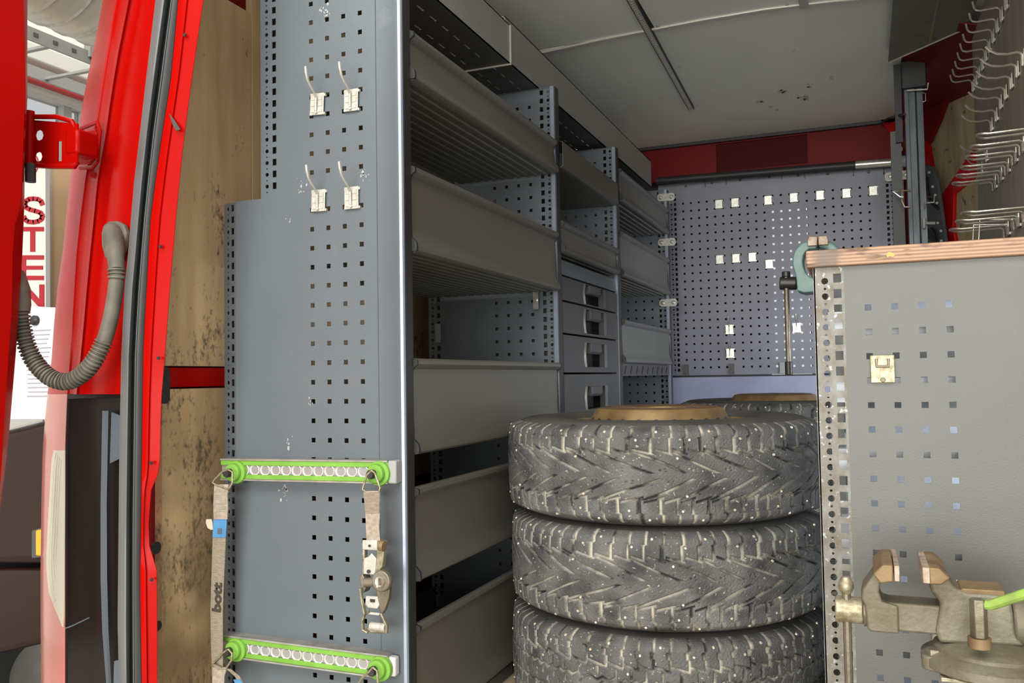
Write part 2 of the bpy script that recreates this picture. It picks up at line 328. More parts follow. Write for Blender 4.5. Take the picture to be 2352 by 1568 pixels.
# perforated sheet: bands of one hole column each; returns an MB.  The sheet lies in plane 'axes' (two unit vectors) from origin o
def perf(bands, z0, z1, fn, t=0.0015):
    """bands: list of (a0, a1, holes) with holes = [(a, z, w, h, shape)] ; fn(a, z, d) -> world point; d = depth 0..t"""
    mb = MB()
    def quad(pts):
        mb.poly([fn(a, z, 0) for a, z in pts]); mb.poly([fn(a, z, t) for a, z in pts], True)
    for a0, a1, holes in bands:
        z = z0
        for (ha, hz, w_, h_, sh) in sorted(holes, key=lambda h: h[1]):
            lo = hz - h_ / 2 - 0.0005; hi = hz + h_ / 2 + 0.0005
            if lo < z + 1e-5 or hi > z1: continue
            quad([(a0, z), (a1, z), (a1, lo), (a0, lo)])
            L_, R_ = ha - w_ / 2, ha + w_ / 2
            l2, r2 = L_ - 0.0005, R_ + 0.0005
            quad([(a0, lo), (l2, lo), (l2, hi), (a0, hi)]); quad([(r2, lo), (a1, lo), (a1, hi), (r2, hi)])
            if sh == 's': ring = [(L_, hz - h_ / 2), (R_, hz - h_ / 2), (R_, hz + h_ / 2), (L_, hz + h_ / 2)]
            else:
                ring = [(ha + w_ / 2 * math.cos(-3 * PI / 4 + k * PI / 4), hz + h_ / 2 * math.sin(-3 * PI / 4 + k * PI / 4)) for k in range(8)]
            outer = [(l2, lo), (r2, lo), (r2, hi), (l2, hi)]
            if sh == 's':
                for k in range(4): quad([outer[k], outer[(k + 1) % 4], ring[(k + 1) % 4], ring[k]])
            else:
                mids = [((l2 + r2) / 2, lo), (r2, (lo + hi) / 2), ((l2 + r2) / 2, hi), (l2, (lo + hi) / 2)]
                o8 = []
                for k in range(4): o8 += [outer[k], mids[k]]
                for k in range(8): quad([o8[k], o8[(k + 1) % 8], ring[(k + 1) % 8], ring[k]])
            n = len(ring)
            for k in range(n):
                p, q = ring[k], ring[(k + 1) % n]
                mb.poly([fn(p[0], p[1], 0), fn(q[0], q[1], 0), fn(q[0], q[1], t), fn(p[0], p[1], t)])
            z = hi
        quad([(a0, z), (a1, z), (a1, z1), (a0, z1)])
    a0 = bands[0][0]; a1 = bands[-1][1]
    for (p, q) in (((a0, z0), (a1, z0)), ((a1, z0), (a1, z1)), ((a1, z1), (a0, z1)), ((a0, z1), (a0, z0))):
        mb.poly([fn(p[0], p[1], 0), fn(q[0], q[1], 0), fn(q[0], q[1], t), fn(p[0], p[1], t)])
    return mb
def strip_holes(ac, asl, z0, z1, pitch, cd=0.0085, sd=0.0035, sw=0.011, sh=0.014, ph=0.0):
    """two bands: circles with dots between, and slots"""
    cir = []; slo = []; z = z1 - 0.012 - ph
    while z > z0 + 0.01:
        cir.append((ac, z, cd, cd, 'o')); cir.append((ac, z - pitch / 2, sd, sd, 'o')); slo.append((asl, z, sw, sh, 's')); z -= pitch
    return cir, slo

FZ = -0.71      # van floor height
# ================================================================ STRUCTURE
fl = MB().box(-1.32, 0.50, 1.20, 4.35, FZ - 0.03, FZ); struct(fl.build('floor', M_FLOOR))
struct(MB().box(-7, 6, -5, 9, -1.40, -1.36).build('floor_workshop', M_CONC))

# ceiling: boards as parts
ceil = struct(MB().box(-1.30, 0.50, 1.25, 4.10, 1.135, 1.15).build('ceiling', M_DARK))
def ceil_pt(u, v): return P(u, v, z=1.13)
for (x0, x1, y0, y1) in ((-1.28, -0.607, 1.26, 2.768), (-0.593, -0.135, 1.26, 2.768), (-0.125, 0.48, 1.26, 2.768), (-1.28, 0.48, 2.778, 4.19)):
    b = MB().box(x0, x1, y0, y1, 1.13, 1.136); b.build('ceiling_board', M_CEIL, ceil)
# pale crosswise joint strip, slightly bowed
mb = MB()
pts = [P(u, v, z=1.127) for u, v in ((1190, 133), (1233, 123), (1392, 88), (1500, 67), (1614, 45), (1756, 21), (1837, 11), (1917, 2), (2060, -10), (2140, -15))]
mb.tube(pts, 0.005, 8); mb.build('joint_strip', M_TRIM, ceil)
mb = MB().box(-0.145, -0.118, 2.60, 2.775, 1.122, 1.13); mb.build('joint_clip', M_TRIM, ceil)
# perforated dark rail running lengthwise
rail = tag(MB().build('dummy', M_DARK) if False else thing('ceiling_rail', 'dark perforated lashing rail running lengthwise along the grey ceiling', 'rail', (-0.61, 2.5, 1.12)), 'dark perforated lashing rail running lengthwise along the grey ceiling', 'rail')
ra, rbq = P(1450, 0, z=1.122), P(1588, 250, z=1.122)
def rail_fn(a, z, d): return (ra.x + (rbq.x - ra.x) * (z - ra.y) / (rbq.y - ra.y) - .010 + a, z, 1.122 - d)
holes = [(0.010, y, 0.008, 0.008, 's') for y in np.arange(1.50, 3.6, 0.016)]
perf([(0.0, 0.020, holes)], 1.45, rbq.y, rail_fn, 0.003).build('perforated_strip', M_RTRIM, rail)
mb = MB()
for dx in (-.0115, .0100):
    mb.thick([(ra.x + (rbq.x - ra.x) * (y - ra.y) / (rbq.y - ra.y) + dx, y, z) for y, z in ((1.45, 1.117), (rbq.y, 1.117), (rbq.y, 1.130), (1.45, 1.130))], (.0015, 0, 0))
(mb.build('rail_rims', M_BLACK, rail))['kind'] = 'stuff'
mb = MB()
for (u, v, r, n) in ((1800, 210, 7, 9), (1840, 222, 9, 14), (1858, 197, 6, 5), (1750, 233, 4, 4), (1775, 246, 7, 4), (1910, 178, 9, 4)):
    for k in range(n):
        q = P(u + random.gauss(0, r), v + random.gauss(0, r * .5), z=1.1297); s_ = abs(random.gauss(0, .005)) + .003
        an = random.random() * 6
        mb.poly([(q.x + s_ * math.cos(an + 2 * PI * j / 6) * random.uniform(.6, 1.5), q.y + 1.4 * s_ * math.sin(an + 2 * PI * j / 6), q.z) for j in range(6)])
o = mb.build('dark_smudges', mat('ceiling_smudge', hexc(196, 194, 188), .7), ceil); o['kind'] = 'stuff'
# ceiling screws
scr = MB().lathe([(0.0001, -0.003), (0.004, -0.0025), (0.006, 0)], (0, 0, 0), 'z', 10)
first = None
for (u, v) in ((1510, 58), (1560, 152), (1602, 241), (1822, 115), (1312, 199), (1808, 10), (1392, 281), (2055, 195)):
    p = ceil_pt(u, v)
    o = scr.build('screw', M_ZINCW, ceil) if first is None else first.copy()
    if first is None: first = o; 
    else: COL.objects.link(o)
    o.location = Vector((p.x, p.y, 1.13)) - (Vector((0, 0, 0)))
    o.location = Vector((p.x, p.y, 1.1295)) - ORG['ceiling'] + (ORG['ceiling'] if False else Vector((0, 0, 0)))
# (mesh vertices of the screw were stored relative to the ceiling origin: restore)
me = first.data
for vv in me.vertices: vv.co = vv.co + ORG['ceiling']

# dark board under the ceiling on the right
bd = MB().prism([(0.115, 1.30), (0.345, 1.30), (0.345, 3.04), (0.33, 3.06), (0.117, 3.28)], 'z', 1.085, 1.092)
rb = tag(bd.build('ceiling_side_board', mat('dark_side_board', hexc(112, 110, 100), 0.6, 0, hexc(100, 98, 90), 6)), 'dark grey board with bright cut end hung under the ceiling above the right bench', 'board')
p0, p1 = Vector((0.117, 3.283, 1.086)), Vector((0.335, 3.058, 1.086))
MB().tube([p0, p1], 0.0045, 6).build('bright_cut_edge', M_ZINCW, rb)
MB().box(0.235, 0.242, 1.30, 3.14, 1.0835, 1.086).build('seam_strip', mat('tan_seam', hexc(136, 126, 98), 0.7), rb)

# left side: plywood sheets, red body below and above
wl = struct(MB().box(-1.335, -1.318, 1.345, 4.3, FZ, 1.13).build('wall_left', M_REDD))
for (y0, y1, z0, z1) in ((1.345, 1.62, 0.035, 0.86), (1.625, 2.7, -0.30, 1.125), (2.705, 4.2, -0.30, 1.125), (1.345, 1.62, -0.70, -0.012)):
    MB().box(-1.318, -1.30, y0, y1, z0, z1).build('plywood_sheet', M_PLY, wl)
MB().box(-1.316, -1.303, 1.345, 1.62, -0.008, 0.031).build('red_rail', M_RED, wl)
g = MB().thick([P(372, 850, x=-1.27), P(378, 842, x=-1.27), P(387, 842, x=-1.27), P(392, 852, x=-1.27), P(392, 918, x=-1.27), P(386, 927, x=-1.27), P(374, 927, x=-1.27)], (-0.035, 0, 0))
g.build('rubber_bung', M_BLACK, wl, bevel=0.003)
for (u, v, r) in ((360, 1258, 0.012), (363, 1437, 0.010)):
    p = P(u, v, x=-1.2995); MB().lathe([(0.0001, 0), (r, 0), (r, -0.003)], p, 'x', 14).build('screw_hole', M_BLACK, wl)
# upper left red roof side
MB().prism([(-1.318, 0.97), (-1.30, 0.97), (-1.20, 1.128), (-1.318, 1.128)], 'y', 1.345, 1.62).build('roof_side', M_REDD, wl)

# right side wall: red frame with plywood insets; side door opening below z=.45, y 3.05-4.1
wr = struct(MB().box(0.49, 0.505, 1.25, 3.54, 0.22, 1.13).build('wall_right', M_REDD))
MB().box(0.49, 0.505, 1.25, 1.95, FZ, 0.22).build('lower_side', M_REDD, wr)
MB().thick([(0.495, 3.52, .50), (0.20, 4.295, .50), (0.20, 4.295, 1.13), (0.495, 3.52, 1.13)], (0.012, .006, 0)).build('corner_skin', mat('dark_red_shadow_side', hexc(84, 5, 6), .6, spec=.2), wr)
def PS(u, v, off=0.0):      # point on the slanted front corner of the side wall
    d = R @ np.array([u - CX, -(v - CY), -F]); n = np.array([0.9346, 0.3557, 0.0]); p0 = np.array([0.49, 3.52, 0.0]) - n * off
    return Vector((d * (n @ p0) / (n @ d)).tolist())
def sq(pts, off): return [PS(u, v, off) for u, v in pts]
NB = Vector((0.0093, .0036, 0))
MB().thick(sq([(2190, 180), (2245, 120), (2245, 345), (2152, 470), (2138, 372), (2130, 325), (2160, 262)], .012), NB).build('plywood_inset', M_PLYR, wr)
MB().thick(sq([(2290, 380), (2290, 640), (2203, 640), (2187, 520), (2189, 445), (2245, 388)], .012), NB).build('plywood_inset', M_PLYR, wr)
MB().thick(sq([(2246, 325), (2150, 465), (2155, 500), (2174, 640), (2208, 640), (2188, 520), (2190, 445), (2246, 400)], .026), NB * 2).build('red_brace', mat('deep_red_paint', hexc(176, 8, 8), .35, spec=.3), wr, bevel=.003)
MB().thick(sq([(2128, 120), (2170, 105), (2205, 95), (2175, 200), (2150, 270), (2131, 325), (2117, 322), (2112, 260)], .026), NB * 1.4).build('roof_gusset', M_REDD, wr, bevel=.003)
MB().thick(sq([(2205, 90), (2225, 80), (2192, 180), (2158, 275), (2134, 328), (2129, 322), (2150, 265), (2178, 180)], .030), NB * 1.4).build('red_brace', M_REDD, wr, bevel=.002)
MB().thick(sq([(2112, 320), (2131, 325), (2138, 372), (2152, 430), (2152, 470), (2112, 400)], .026), NB * 1.4).build('red_brace', M_RED, wr, bevel=.002)
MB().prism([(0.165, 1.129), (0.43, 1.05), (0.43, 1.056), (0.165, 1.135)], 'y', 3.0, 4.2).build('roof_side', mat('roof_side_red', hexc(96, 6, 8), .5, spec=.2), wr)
# moulded dark door trim with plugs
dt = thing('door_trim_panel', 'dark grey moulded trim with bright plugs behind the strut post on the right', 'trim panel', (0.33, 3.9, 0.5))
MB().thick(sq([(2116, 385), (2122, 378), (2140, 382), (2152, 415), (2160, 470), (2172, 560), (2176, 600), (2112, 600)], 0.055), NB * 1.3).build('moulded_shell', mat('door_trim_plastic', hexc(92, 96, 98), 0.4, 0, hexc(80, 84, 86), 6), dt, bevel=0.003)
MB().tube(sq([(2120, 400), (2126, 405), (2133, 450), (2138, 465), (2155, 480)], 0.060), 0.006, 6).build('moulding_rib', M_BLACK, dt)
MB().tube(sq([(2118, 462), (2140, 462), (2140, 452), (2122, 452)], 0.062), 0.002, 6).build('wire_clip', M_ZINC, dt)
MB().thick(sq([(2128, 545), (2130, 525), (2138, 522), (2146, 535), (2150, 560)], 0.066), NB * .6).build('dark_pocket', M_BLACK, dt)
for k, (u, v) in enumerate(((2134, 396), (2142, 429), (2148, 448), (2152, 466), (2154, 512), (2161, 530), (2162, 553))):
    p = PS(u, v, .060); MB().lathe([(0.0001, -0.003), (0.005, -0.003), (0.006, 0)], p, 'y', 10).build('plug', M_ZINCW, dt)

# back wall (bulkhead) with a slot that lets daylight from the cab through
wb = struct(MB().box(-1.30, 0.47, 4.33, 4.35, FZ, -0.02).build('wall_back', M_BLACK))
xs0, xs1 = -0.405, -0.220
MB().box(-1.30, xs0, 4.33, 4.345, -0.02, 1.13).build('bulkhead_sheet', M_BLACK, wb)
MB().box(xs1, 0.47, 4.33, 4.345, -0.02, 1.13).build('bulkhead_sheet', M_BLACK, wb)
MB().box(xs0, xs1, 4.33, 4.345, 0.80, 1.13).build('bulkhead_sheet', M_BLACK, wb)
# red header beam with rectangular recess
hy = 4.215
zt, zb = 1.16, 0.955
rx0, rx1 = P(1645, 350, y=hy).x, P(1855, 350, y=hy).x
rz0, rz1 = P(1750, 385, y=hy).z, P(1750, 320, y=hy).z
mb = MB()
mb.box(-1.2, rx0, hy, hy + .02, zb, zt).box(rx1, 0.47, hy, hy + .02, zb, zt).box(rx0, rx1, hy, hy + .02, zb, rz0).box(rx0, rx1, hy, hy + .02, rz1, zt)
mb.build('header_beam', M_REDD, wb)
MB().box(rx0, rx1, hy + .012, hy + .026, rz0 - .01, rz1 + .01).build('recess_plate', mat('shaded_recess_red', hexc(72, 3, 4), .6, spec=.15), wb)  # shade of the recess put into a darker red
MB().box(-1.2, 0.47, 4.19, 4.215, 1.115, 1.135).build('header_painted_shadow', M_BLACK, wb)  # black strip stands in for the shadow along the header top
MB().thick([P(2018, 270, y=4.19), P(2078, 262, y=4.19), P(2072, 330, y=4.19), (P(2060, 325, y=4.19)), P(2040, 300, y=4.19)], (0, 0.015, 0)).build('corner_gusset', M_RED, wb, bevel=0.002)
MB().cyl(P(2062, 335, y=4.17), P(2066, 343, y=4.10), 0.014, 12).build('corner_bolt', M_ZINCY, wb)
# dark roller bar below the header, end highlight put into a bright sleeve
bar = thing('crossbar', 'dark round crossbar with a painted highlight at one end below the red header beam', 'bar', (-0.4, 4.13, 0.94))
pL, pR = P(1508, 416, y=4.13), P(1965, 379, y=4.13); pE = P(2070, 371, y=4.13)
MB().cyl(pL, pR, 0.018, 16).build('dark_tube', M_BLACK, bar)
MB().cyl(pR, pE, 0.0185, 16).build('highlight_sleeve', M_ZINC, bar)
MB().cyl(pE, pE + Vector((0.03, 0, 0)), 0.026, 16).build('end_knob', M_GRAYP, bar)
# grey studded flange strip below the bar
fl_ = [P(u, v, y=4.195) for u, v in ((1512, 426), (1757, 396), (2075, 384), (2075, 402), (1757, 424), (1512, 450))]
so = MB().thick(fl_, (0, .012, 0)).build('flange_strip', M_BACKP, wb)
for u in (1575, 1635, 1700, 1767, 1833, 1901, 1995):
    p = P(u, float(np.interp(u, [1512, 1757, 2075], [434, 406, 391])), y=4.195); MB().lathe([(0.0001, -0.004), (0.005, -0.004), (0.007, 0)], p, 'y', 10).build('bolt_head', M_DARK, so)
for u in (1620, 1668, 1795, 1848, 1960, 2030):
    p = P(u, float(np.interp(u, [1512, 1757, 2075], [434, 406, 391])), y=4.194); MB().box(p.x - .002, p.x + .002, 4.190, 4.196, p.z - .016, p.z + .016).build('joint_rib', M_DARK, so)
# lower plain sheet under the perforated back panel
low = tag(MB().box(-0.86, 0.30, 4.17, 4.185, FZ, -0.012).build('lower_back_sheet', mat('lavender_sheet', hexc(150, 152, 178), 0.5, 0.1, hexc(136, 138, 162), 6)), 'plain blue-grey sheet below the perforated back panel behind the far wheel', 'sheet')

# ================================================================ perforated back panel
bpn = thing('back_tool_panel', 'large lavender-grey perforated tool panel filling the far end of the van', 'tool panel', (-0.35, 4.19, -0.005))
bx0, bx1, bz0, bz1 = -0.855, 0.160, -0.003, 0.893
hx = -0.784
bands = []
ci, sl = strip_holes(bx0 + 0.014, bx0 + 0.032, bz0, bz1, 0.0245, 0.009, 0.004, 0.011, 0.014)
bands.append((bx0, bx0 + 0.023, ci)); bands.append((bx0 + 0.023, bx0 + 0.043, sl))
ncol = 23; rowz = [0.832 - 0.038 * r for r in range(22)]
edges = [bx0 + 0.043] + [hx + 0.038 * (c + .5) for c in range(ncol - 1)] + [bx1 - 0.043]
for c in range(ncol):
    bands.append((edges[c], edges[c + 1], [(hx + 0.038 * c, z, 0.0095, 0.0095, 's') for z in rowz if not (z < 0.05 and c in (0, 6))]))
ci, sl = strip_holes(bx1 - 0.014, bx1 - 0.032, bz0, bz1, 0.0245, 0.009, 0.004, 0.011, 0.014)
bands.append((bx1 - 0.043, bx1 - 0.023, sl)); bands.append((bx1 - 0.023, bx1, ci))
perf(bands, bz0, bz1, lambda a, z, d: (a, 4.19 + d, z), 0.0015).build('perforated_sheet', M_BACKP, bpn)
MB().box(bx0 - 0.006, bx0, 4.188, 4.21, bz0, bz1).build('side_flange', M_EDGE, bpn)
MB().box(bx0, bx1, 4.184, 4.192, bz0 - 0.012, bz0 - 0.002).build('bottom_flange', M_BLACK, bpn)
for u in (1577, 1681, 1797):
    p = P(u, 845, y=4.186); MB().box(p.x - 0.011, p.x + 0.011, 4.182, 4.189, 0.0, 0.05).build('bottom_tab', M_DARK if u < 1790 else M_GRAYP, bpn)

# ================================================================ hook prototypes (local: plate in xz plane facing -y, origin at plate centre)
def hook_plate_proto(name, label, group, material, prong=True, w_=0.032, h_=0.044, ribs=True):
    t = thing(name, label, 'hook', (0, 0, 0), group)
    mb = MB().box(-w_ / 2, w_ / 2, -0.004, -0.0015, -h_ / 2, h_ / 2)
    mb.build('plate', material, t, bevel=0.0012, local=True)
    if ribs:
        mb = MB()
        for sx in (-1, 1):
            for k in range(3): mb.obox((sx * w_ * .25, -0.0045, h_ * (0.28 - 0.28 * k)), (w_ * .15, 0, 0), (0, .0006, 0), (0, 0, h_ * .10))
        mb.build('pressed_rib', material, t, local=True)
        mb = MB()
        for sx in (-1, 1):
            for sz in (-1, 1): mb.box(sx * w_ * .5 - .001, sx * w_ * .5 + .0025, -0.0025, 0.003, sz * h_ * .42 - .003, sz * h_ * .42 + .002)
        (mb.build('claw', material, t, local=True))['kind'] = 'stuff'
    if prong:
        pts = [(0, -.0065, -.014), (0, -.0065, .0), (0, -.007, .012), (0, -.016, .022), (0, -.028, .030), (0, -.038, .040), (0, -.043, .052), (0, -.045, .062)]
        MB().tube(pts, 0.0027, 8).build('prong', material, t, local=True)
        MB().lathe([(0.0001, -.0075), (.003, -.0075), (.0045, -.0035)], (0, 0, -.0165), 'y', 10).build('rivet', material, t, local=True)
    return t
lab = ['upper left cream hook on the slate end panel', 'upper right cream hook on the slate end panel', 'lower left cream hook on the slate end panel', 'lower right cream hook on the slate end panel']
hk = hook_plate_proto('tool_hook', lab[0] + ', plate slightly crooked', 'cream hooks on the slate end panel', M_ZINCW)
for k, (u, v, rz) in enumerate(((730, 240, 0.05), (808, 231, 0.02), (733, 461, 0.03), (809, 455, 0.0))):
    p = P(u, v, y=1.438)
    o = hk if k == 0 else dup(hk, (0, 0, 0), label=lab[k])
    o.location = p; o.rotation_euler = (0, rz, 0)
# hooks on the back panel
ROWN = ['first', 'second', 'third', 'fourth', 'fifth', 'sixth', 'seventh', 'eighth', 'ninth', 'tenth', 'eleventh', 'twelfth']
def zb(u, v): return (1420 + u * .44648, 260 + v * .44648)
bk = hook_plate_proto('tool_clip', 'first bright clip from the left in the top row of the back panel', 'bright clips on the back panel', M_ZINC, prong=False, w_=0.034, h_=0.042)
lst = [(518, 468), (601, 460), (771, 448), (903, 434), (1038, 422), (1174, 412), (1312, 399)]
for k, (a, b) in enumerate(lst):
    p = P(*zb(a, b), y=4.188)
    l = '%s bright clip from the left in the top row of the back panel' % ROWN[k]
    o = bk if k == 0 else dup(bk, (0, 0, 0), label=l)
    o.location = p
for k, (a, b) in enumerate([(522, 752), (606, 746), (690, 740), (777, 776)]):
    dup(bk, P(*zb(a, b), y=4.188), label='%s bright clip from the left in the middle row of the back panel' % ROWN[k])
l3 = ['bright hook with upright prong, left one low on the back panel', 'bright hook with upright prong beside the hanging vice handle on the back panel', 'lowest bright hook with upright prong on the back panel']
pk = hook_plate_proto('tool_hook', l3[0], 'bright pronged hooks on the back panel', M_ZINC, prong=True, w_=0.036, h_=0.046)
for k, (a, b) in enumerate([(572, 1112), (918, 1103), (576, 1234)]):
    o = pk if k == 0 else dup(pk, (0, 0, 0), label=l3[k])
    o.location = P(*zb(a, b), y=4.188)
# joining brackets
def bracket(name, label, p, w_=0.1, h_=0.04, group=None):
    t = thing(name, label, 'bracket', p, group)
    c = 0.008; a, b = w_ / 2, h_ / 2
    n = [(-a + c, -b), (a - c, -b), (a, -b + c), (a, b - c), (a - c, b), (-a + c, b), (-a, b - c), (-a, -b + c)]
    mb = MB().prism([(p[0] + a, p[2] + b) for a, b in n], 'y', p[1] - 0.003, p[1])
    mb.build('plate', M_ZINCW, t)
    for sx in (-1, 1):
        MB().lathe([(0.0001, -.008), (.005, -.008), (.008, -.005), (.008, -.003)], (p[0] + sx * w_ * .3, p[1], p[2]), 'y', 12).build('bolt', M_ZINC, t)
    return t
for k, (u, v) in enumerate(((1530, 453), (1532, 556), (1535, 695))):
    bracket('joining_bracket', ('top', 'middle', 'bottom')[k] + ' pale bolted bracket joining the shelving to the back panel', P(u, v, y=3.8885), 0.080, 0.034, 'pale brackets between shelving and back panel')
b = bracket('joining_bracket', 'pale bolted bracket tying the right edge of the back panel to the strut post', P(2062, 404, y=4.17), 0.105, 0.04)
b.rotation_euler = (0, math.radians(-2), 0)

# ================================================================ left end panel
YL = 1.4395
ep = thing('shelving_end_panel', 'tall slate-blue perforated end panel of the left shelving, stepped at its outer edge', 'end panel', (-1.0, YL, FZ))
xr = -0.800; xstep = -0.858; xl1 = -1.131; xl2 = -1.237
c0 = -1.0067; rz = 0.7194
def hz(rows): return [rz - 0.038 * r for r in rows]
colx = [c0 + .038 * k for k in range(4)]
edges = [c0 - .019, c0 + .019, c0 + .057, c0 + .095, xstep]
rows_all = [r for r in range(-2, 37)]
# main sheet upper
ci, sl = strip_holes(xl1 + 0.0155, xl1 + 0.034, 0.374, 0.80, 0.0242, 0.0085, 0.0035, 0.0095, 0.0135, 0.003)
up = [(xl1, xl1 + .0245, ci), (xl1 + .0245, xl1 + .0445, sl), (xl1 + .0445, edges[0], [])]
up += [(edges[k], edges[k + 1], [(colx[k], z, .0092, .0092, 's') for z in hz(rows_all)]) for k in range(4)]
fnp = lambda a, z, d: (a, YL + d, z)
perf(up, 0.374, 0.80, fnp, 0.002).build('upper_sheet', M_PANEL, ep)
lowb = [(-1.196, edges[0], [])]
lowb += [(edges[k], edges[k + 1], [(colx[k], z, .0092, .0092, 's') for z in hz(rows_all)]) for k in range(4)]
perf(lowb, FZ + 0.01, 0.374, fnp, 0.002).build('lower_sheet', M_PANEL, ep)
# outer strip of the lower part, bent slightly backwards
ci, sl = strip_holes(xl2 + 0.0145, xl2 + 0.031, FZ + 0.01, 0.374, 0.0242, 0.0085, 0.0035, 0.0095, 0.0135, 0.0)
def bent(a, z, d):
    t = (-1.196 - a)
    return (a, YL + d + t * 0.35, z)
perf([(xl2, xl2 + .0235, ci), (xl2 + .0235, -1.196, sl)], FZ + 0.01, 0.374, bent, 0.002).build('bent_edge_strip', M_PANEL, ep)
MB().box(xl1, xl1 + .048, YL + .012, YL + .014, 0.374, 0.80).build('folded_return', M_BLK, ep)
MB().box(xl2 - .001, -1.192, YL + .024, YL + .026, FZ + .01, 0.374).build('folded_return', M_BLK, ep)
# raised front band + folded edge
MB().loft([[(xstep, YL, z), (xstep + .004, YL - .003, z), (xr - .016, YL - .003, z), (xr - .012, YL - .0045, z), (xr - .004, YL - .0045, z), (xr, YL, z), (xr, YL + .028, z)] for z in (FZ + .01, 0.80)]).build('raised_front_band', M_PANEL, ep, solid=0.001)
MB().loft([[(xr - .006, YL - .0052, z), (xr - .001, YL - .004, z), (xr + .001, YL - .0005, z)] for z in (FZ + .01, 0.80)]).build('bright_corner', M_EDGE, ep, solid=0.0008)
MB().box(xr - .004, xr + .0015, YL + .004, YL + .03, FZ + .01, 0.80).build('folded_flange', M_BLK, ep)
# scuffs are real dried splashes
def splash(parent, pts, material, name='dried_splash'):
    mb = MB()
    for (u, v, r, n) in pts:
        for k in range(n):
            q = P(u + random.gauss(0, r), v + random.gauss(0, r * 1.3), y=YL - 0.0006)
            s_ = abs(random.gauss(0, .0011)) + .0006; m = 5
            an = random.random() * 6
            mb.poly([(q.x + s_ * math.cos(an + 2 * PI * j / m) * random.uniform(.6, 1.2), q.y, q.z + s_ * 1.5 * math.sin(an + 2 * PI * j / m)) for j in range(m)])
    o = mb.build(name, material, parent); o['kind'] = 'stuff'; return o
splash(ep, [(745, 25, 7, 22), (700, 420, 9, 8), (690, 442, 4, 6), (654, 1125, 7, 18), (658, 1022, 6, 7), (712, 925, 4, 6), (880, 205, 5, 7), (838, 405, 5, 12), (660, 505, 5, 5)], M_STAIN)

# ================================================================ inner uprights
def upright(y, z1, x0=-1.22, name_label='', flange=True):
    t = thing('shelving_upright', name_label, 'upright', (-1.0, y, FZ))
    xf = -0.803
    ci, sl = strip_holes(xf - 0.020, xf - 0.040, FZ + .01, z1, 0.0245, 0.0095, 0.004, 0.0105, 0.014)
    ci2, sl2 = strip_holes(x0 + 0.014, x0 + 0.034, FZ + .01, z1, 0.0245, 0.0095, 0.004, 0.0105, 0.014)
    cc = xf - 0.078
    zz = [z1 - 0.05 - .038 * r for r in range(40)]
    cols = [cc - .038 * k for k in (3, 2, 1, 0)]
    bands = [(x0, x0 + .024, ci2), (x0 + .024, x0 + .046, sl2), (x0 + .046, cols[0] - .019, [])]
    bands += [(c - .019, c + .019, [(c, z, .0092, .0092, 's') for z in zz]) for c in cols]
    bands += [(cols[3] + .019, xf - .030, sl), (xf - .030, xf, ci)]
    perf(bands, FZ + .01, z1, lambda a, z, d: (a, y + d, z), 0.002).build('perforated_sheet', M_PANEL2, t)
    MB().box(xf - .003, xf + .003, y - .003, y + .028, FZ + .01, z1).build('folded_flange', M_BLK, t)
    MB().box(xf - .010, xf + .001, y - .010, y - .003, FZ + .01, z1).build('bright_fold', M_EDGE, t)
    MB().box(x0, xf, y, y + .02, z1 - .001, z1 + .002).build('top_fold', M_PANEL2, t)
    return t
upright(2.345, 0.84, name_label='slate perforated upright between the wide tray bay and the drawer bay')
upright(3.012, 0.825, name_label='slate perforated upright between the drawer bay and the farthest tray bay')
upright(3.90, 0.845, name_label='slate perforated upright at the far end of the shelving beside the back panel')

# ================================================================ trays
def tray(y0, y1, zb, zt, label, group, material=None, plain=False, caps=True):
    material = material or M_TRAY; xbk = -1.12 if zb > .4 else -1.20
    xf = -0.792; t = thing('shelf_tray', label, 'shelf tray', (-1.0, (y0 + y1) / 2, zb), group)
    h = zt - zb
    if plain:
        prof = [(xf - .012, zt), (xf, zt - .004), (xf, zb + .004), (xf - .006, zb), (xf - .02, zb)]
    else:
        prof = [(xf - .018, zt - .012)]
        for k in range(7):
            a = PI * (1.05 - k / 6 * 1.35); prof.append((xf - .0085 + .0085 * math.cos(a), zt - .0085 + .0085 * math.sin(a)))
        prof += [(xf - .012, zt - .020), (xf - .013, zt - .032), (xf - .013, zb + h * .30), (xf - .011, zb + h * .22), (xf - .004, zb + .016), (xf, zb + .010), (xf, zb + .004), (xf - .005, zb), (xf - .014, zb - .001)]
    MB().loft([[(x, y, z) for x, z in prof] for y in (y0 + .004, y1 - .004)]).build('front_lip', material, t, solid=0.0016)
    # ribbed pan
    pr = [(xf - .016, zb)]
    x = xf - .022
    if plain: pr += [(xbk, zb)]
    while x > xbk + .02 and not plain:
        pr += [(x, zb + .0015), (x - .010, zb + .0015), (x - .013, zb - .0015), (x - .022, zb - .0015)]; x -= .026
    MB().loft([[(px, y, pz) for px, pz in pr] for y in (y0 + .004, y1 - .004)]).build('ribbed_pan', material, t, solid=0.0014, sharp=20)
    MB().box(xbk, xbk + .003, y0 + .004, y1 - .004, zb - .002, zb + min(h, .06)).build('back_lip', material, t)
    if caps:
        for yy in (y0 - .0015, y1 - .0045):
            mb = MB(); mb.prism([(xf - .02, zb + .002), (xf + .003, zb + .001), (xf + .0045, zb + .008), (xf + .003, zb + .018), (xf - .008, zb + .03), (xf - .012, zt - .03), (xf - .006, zt - .018), (xf + .002, zt - .012), (xf + .002, zt - .004), (xf - .01, zt + .001), (xf - .02, zt - .005)], 'y', yy, yy + .006)
            mb.build('end_cap', M_TRAYD, t)
    else:
        pass
    return t
G1 = 'grey front-lipped trays of the wide near bay'
T1 = [(0.583, 0.681), (0.246, 0.414), (-0.143, 0.040), (-0.384, -0.206), (-0.676, -0.464)]
N1 = ['top', 'second from top, deep', 'third from top, at eye level', 'fourth from top', 'lowest']
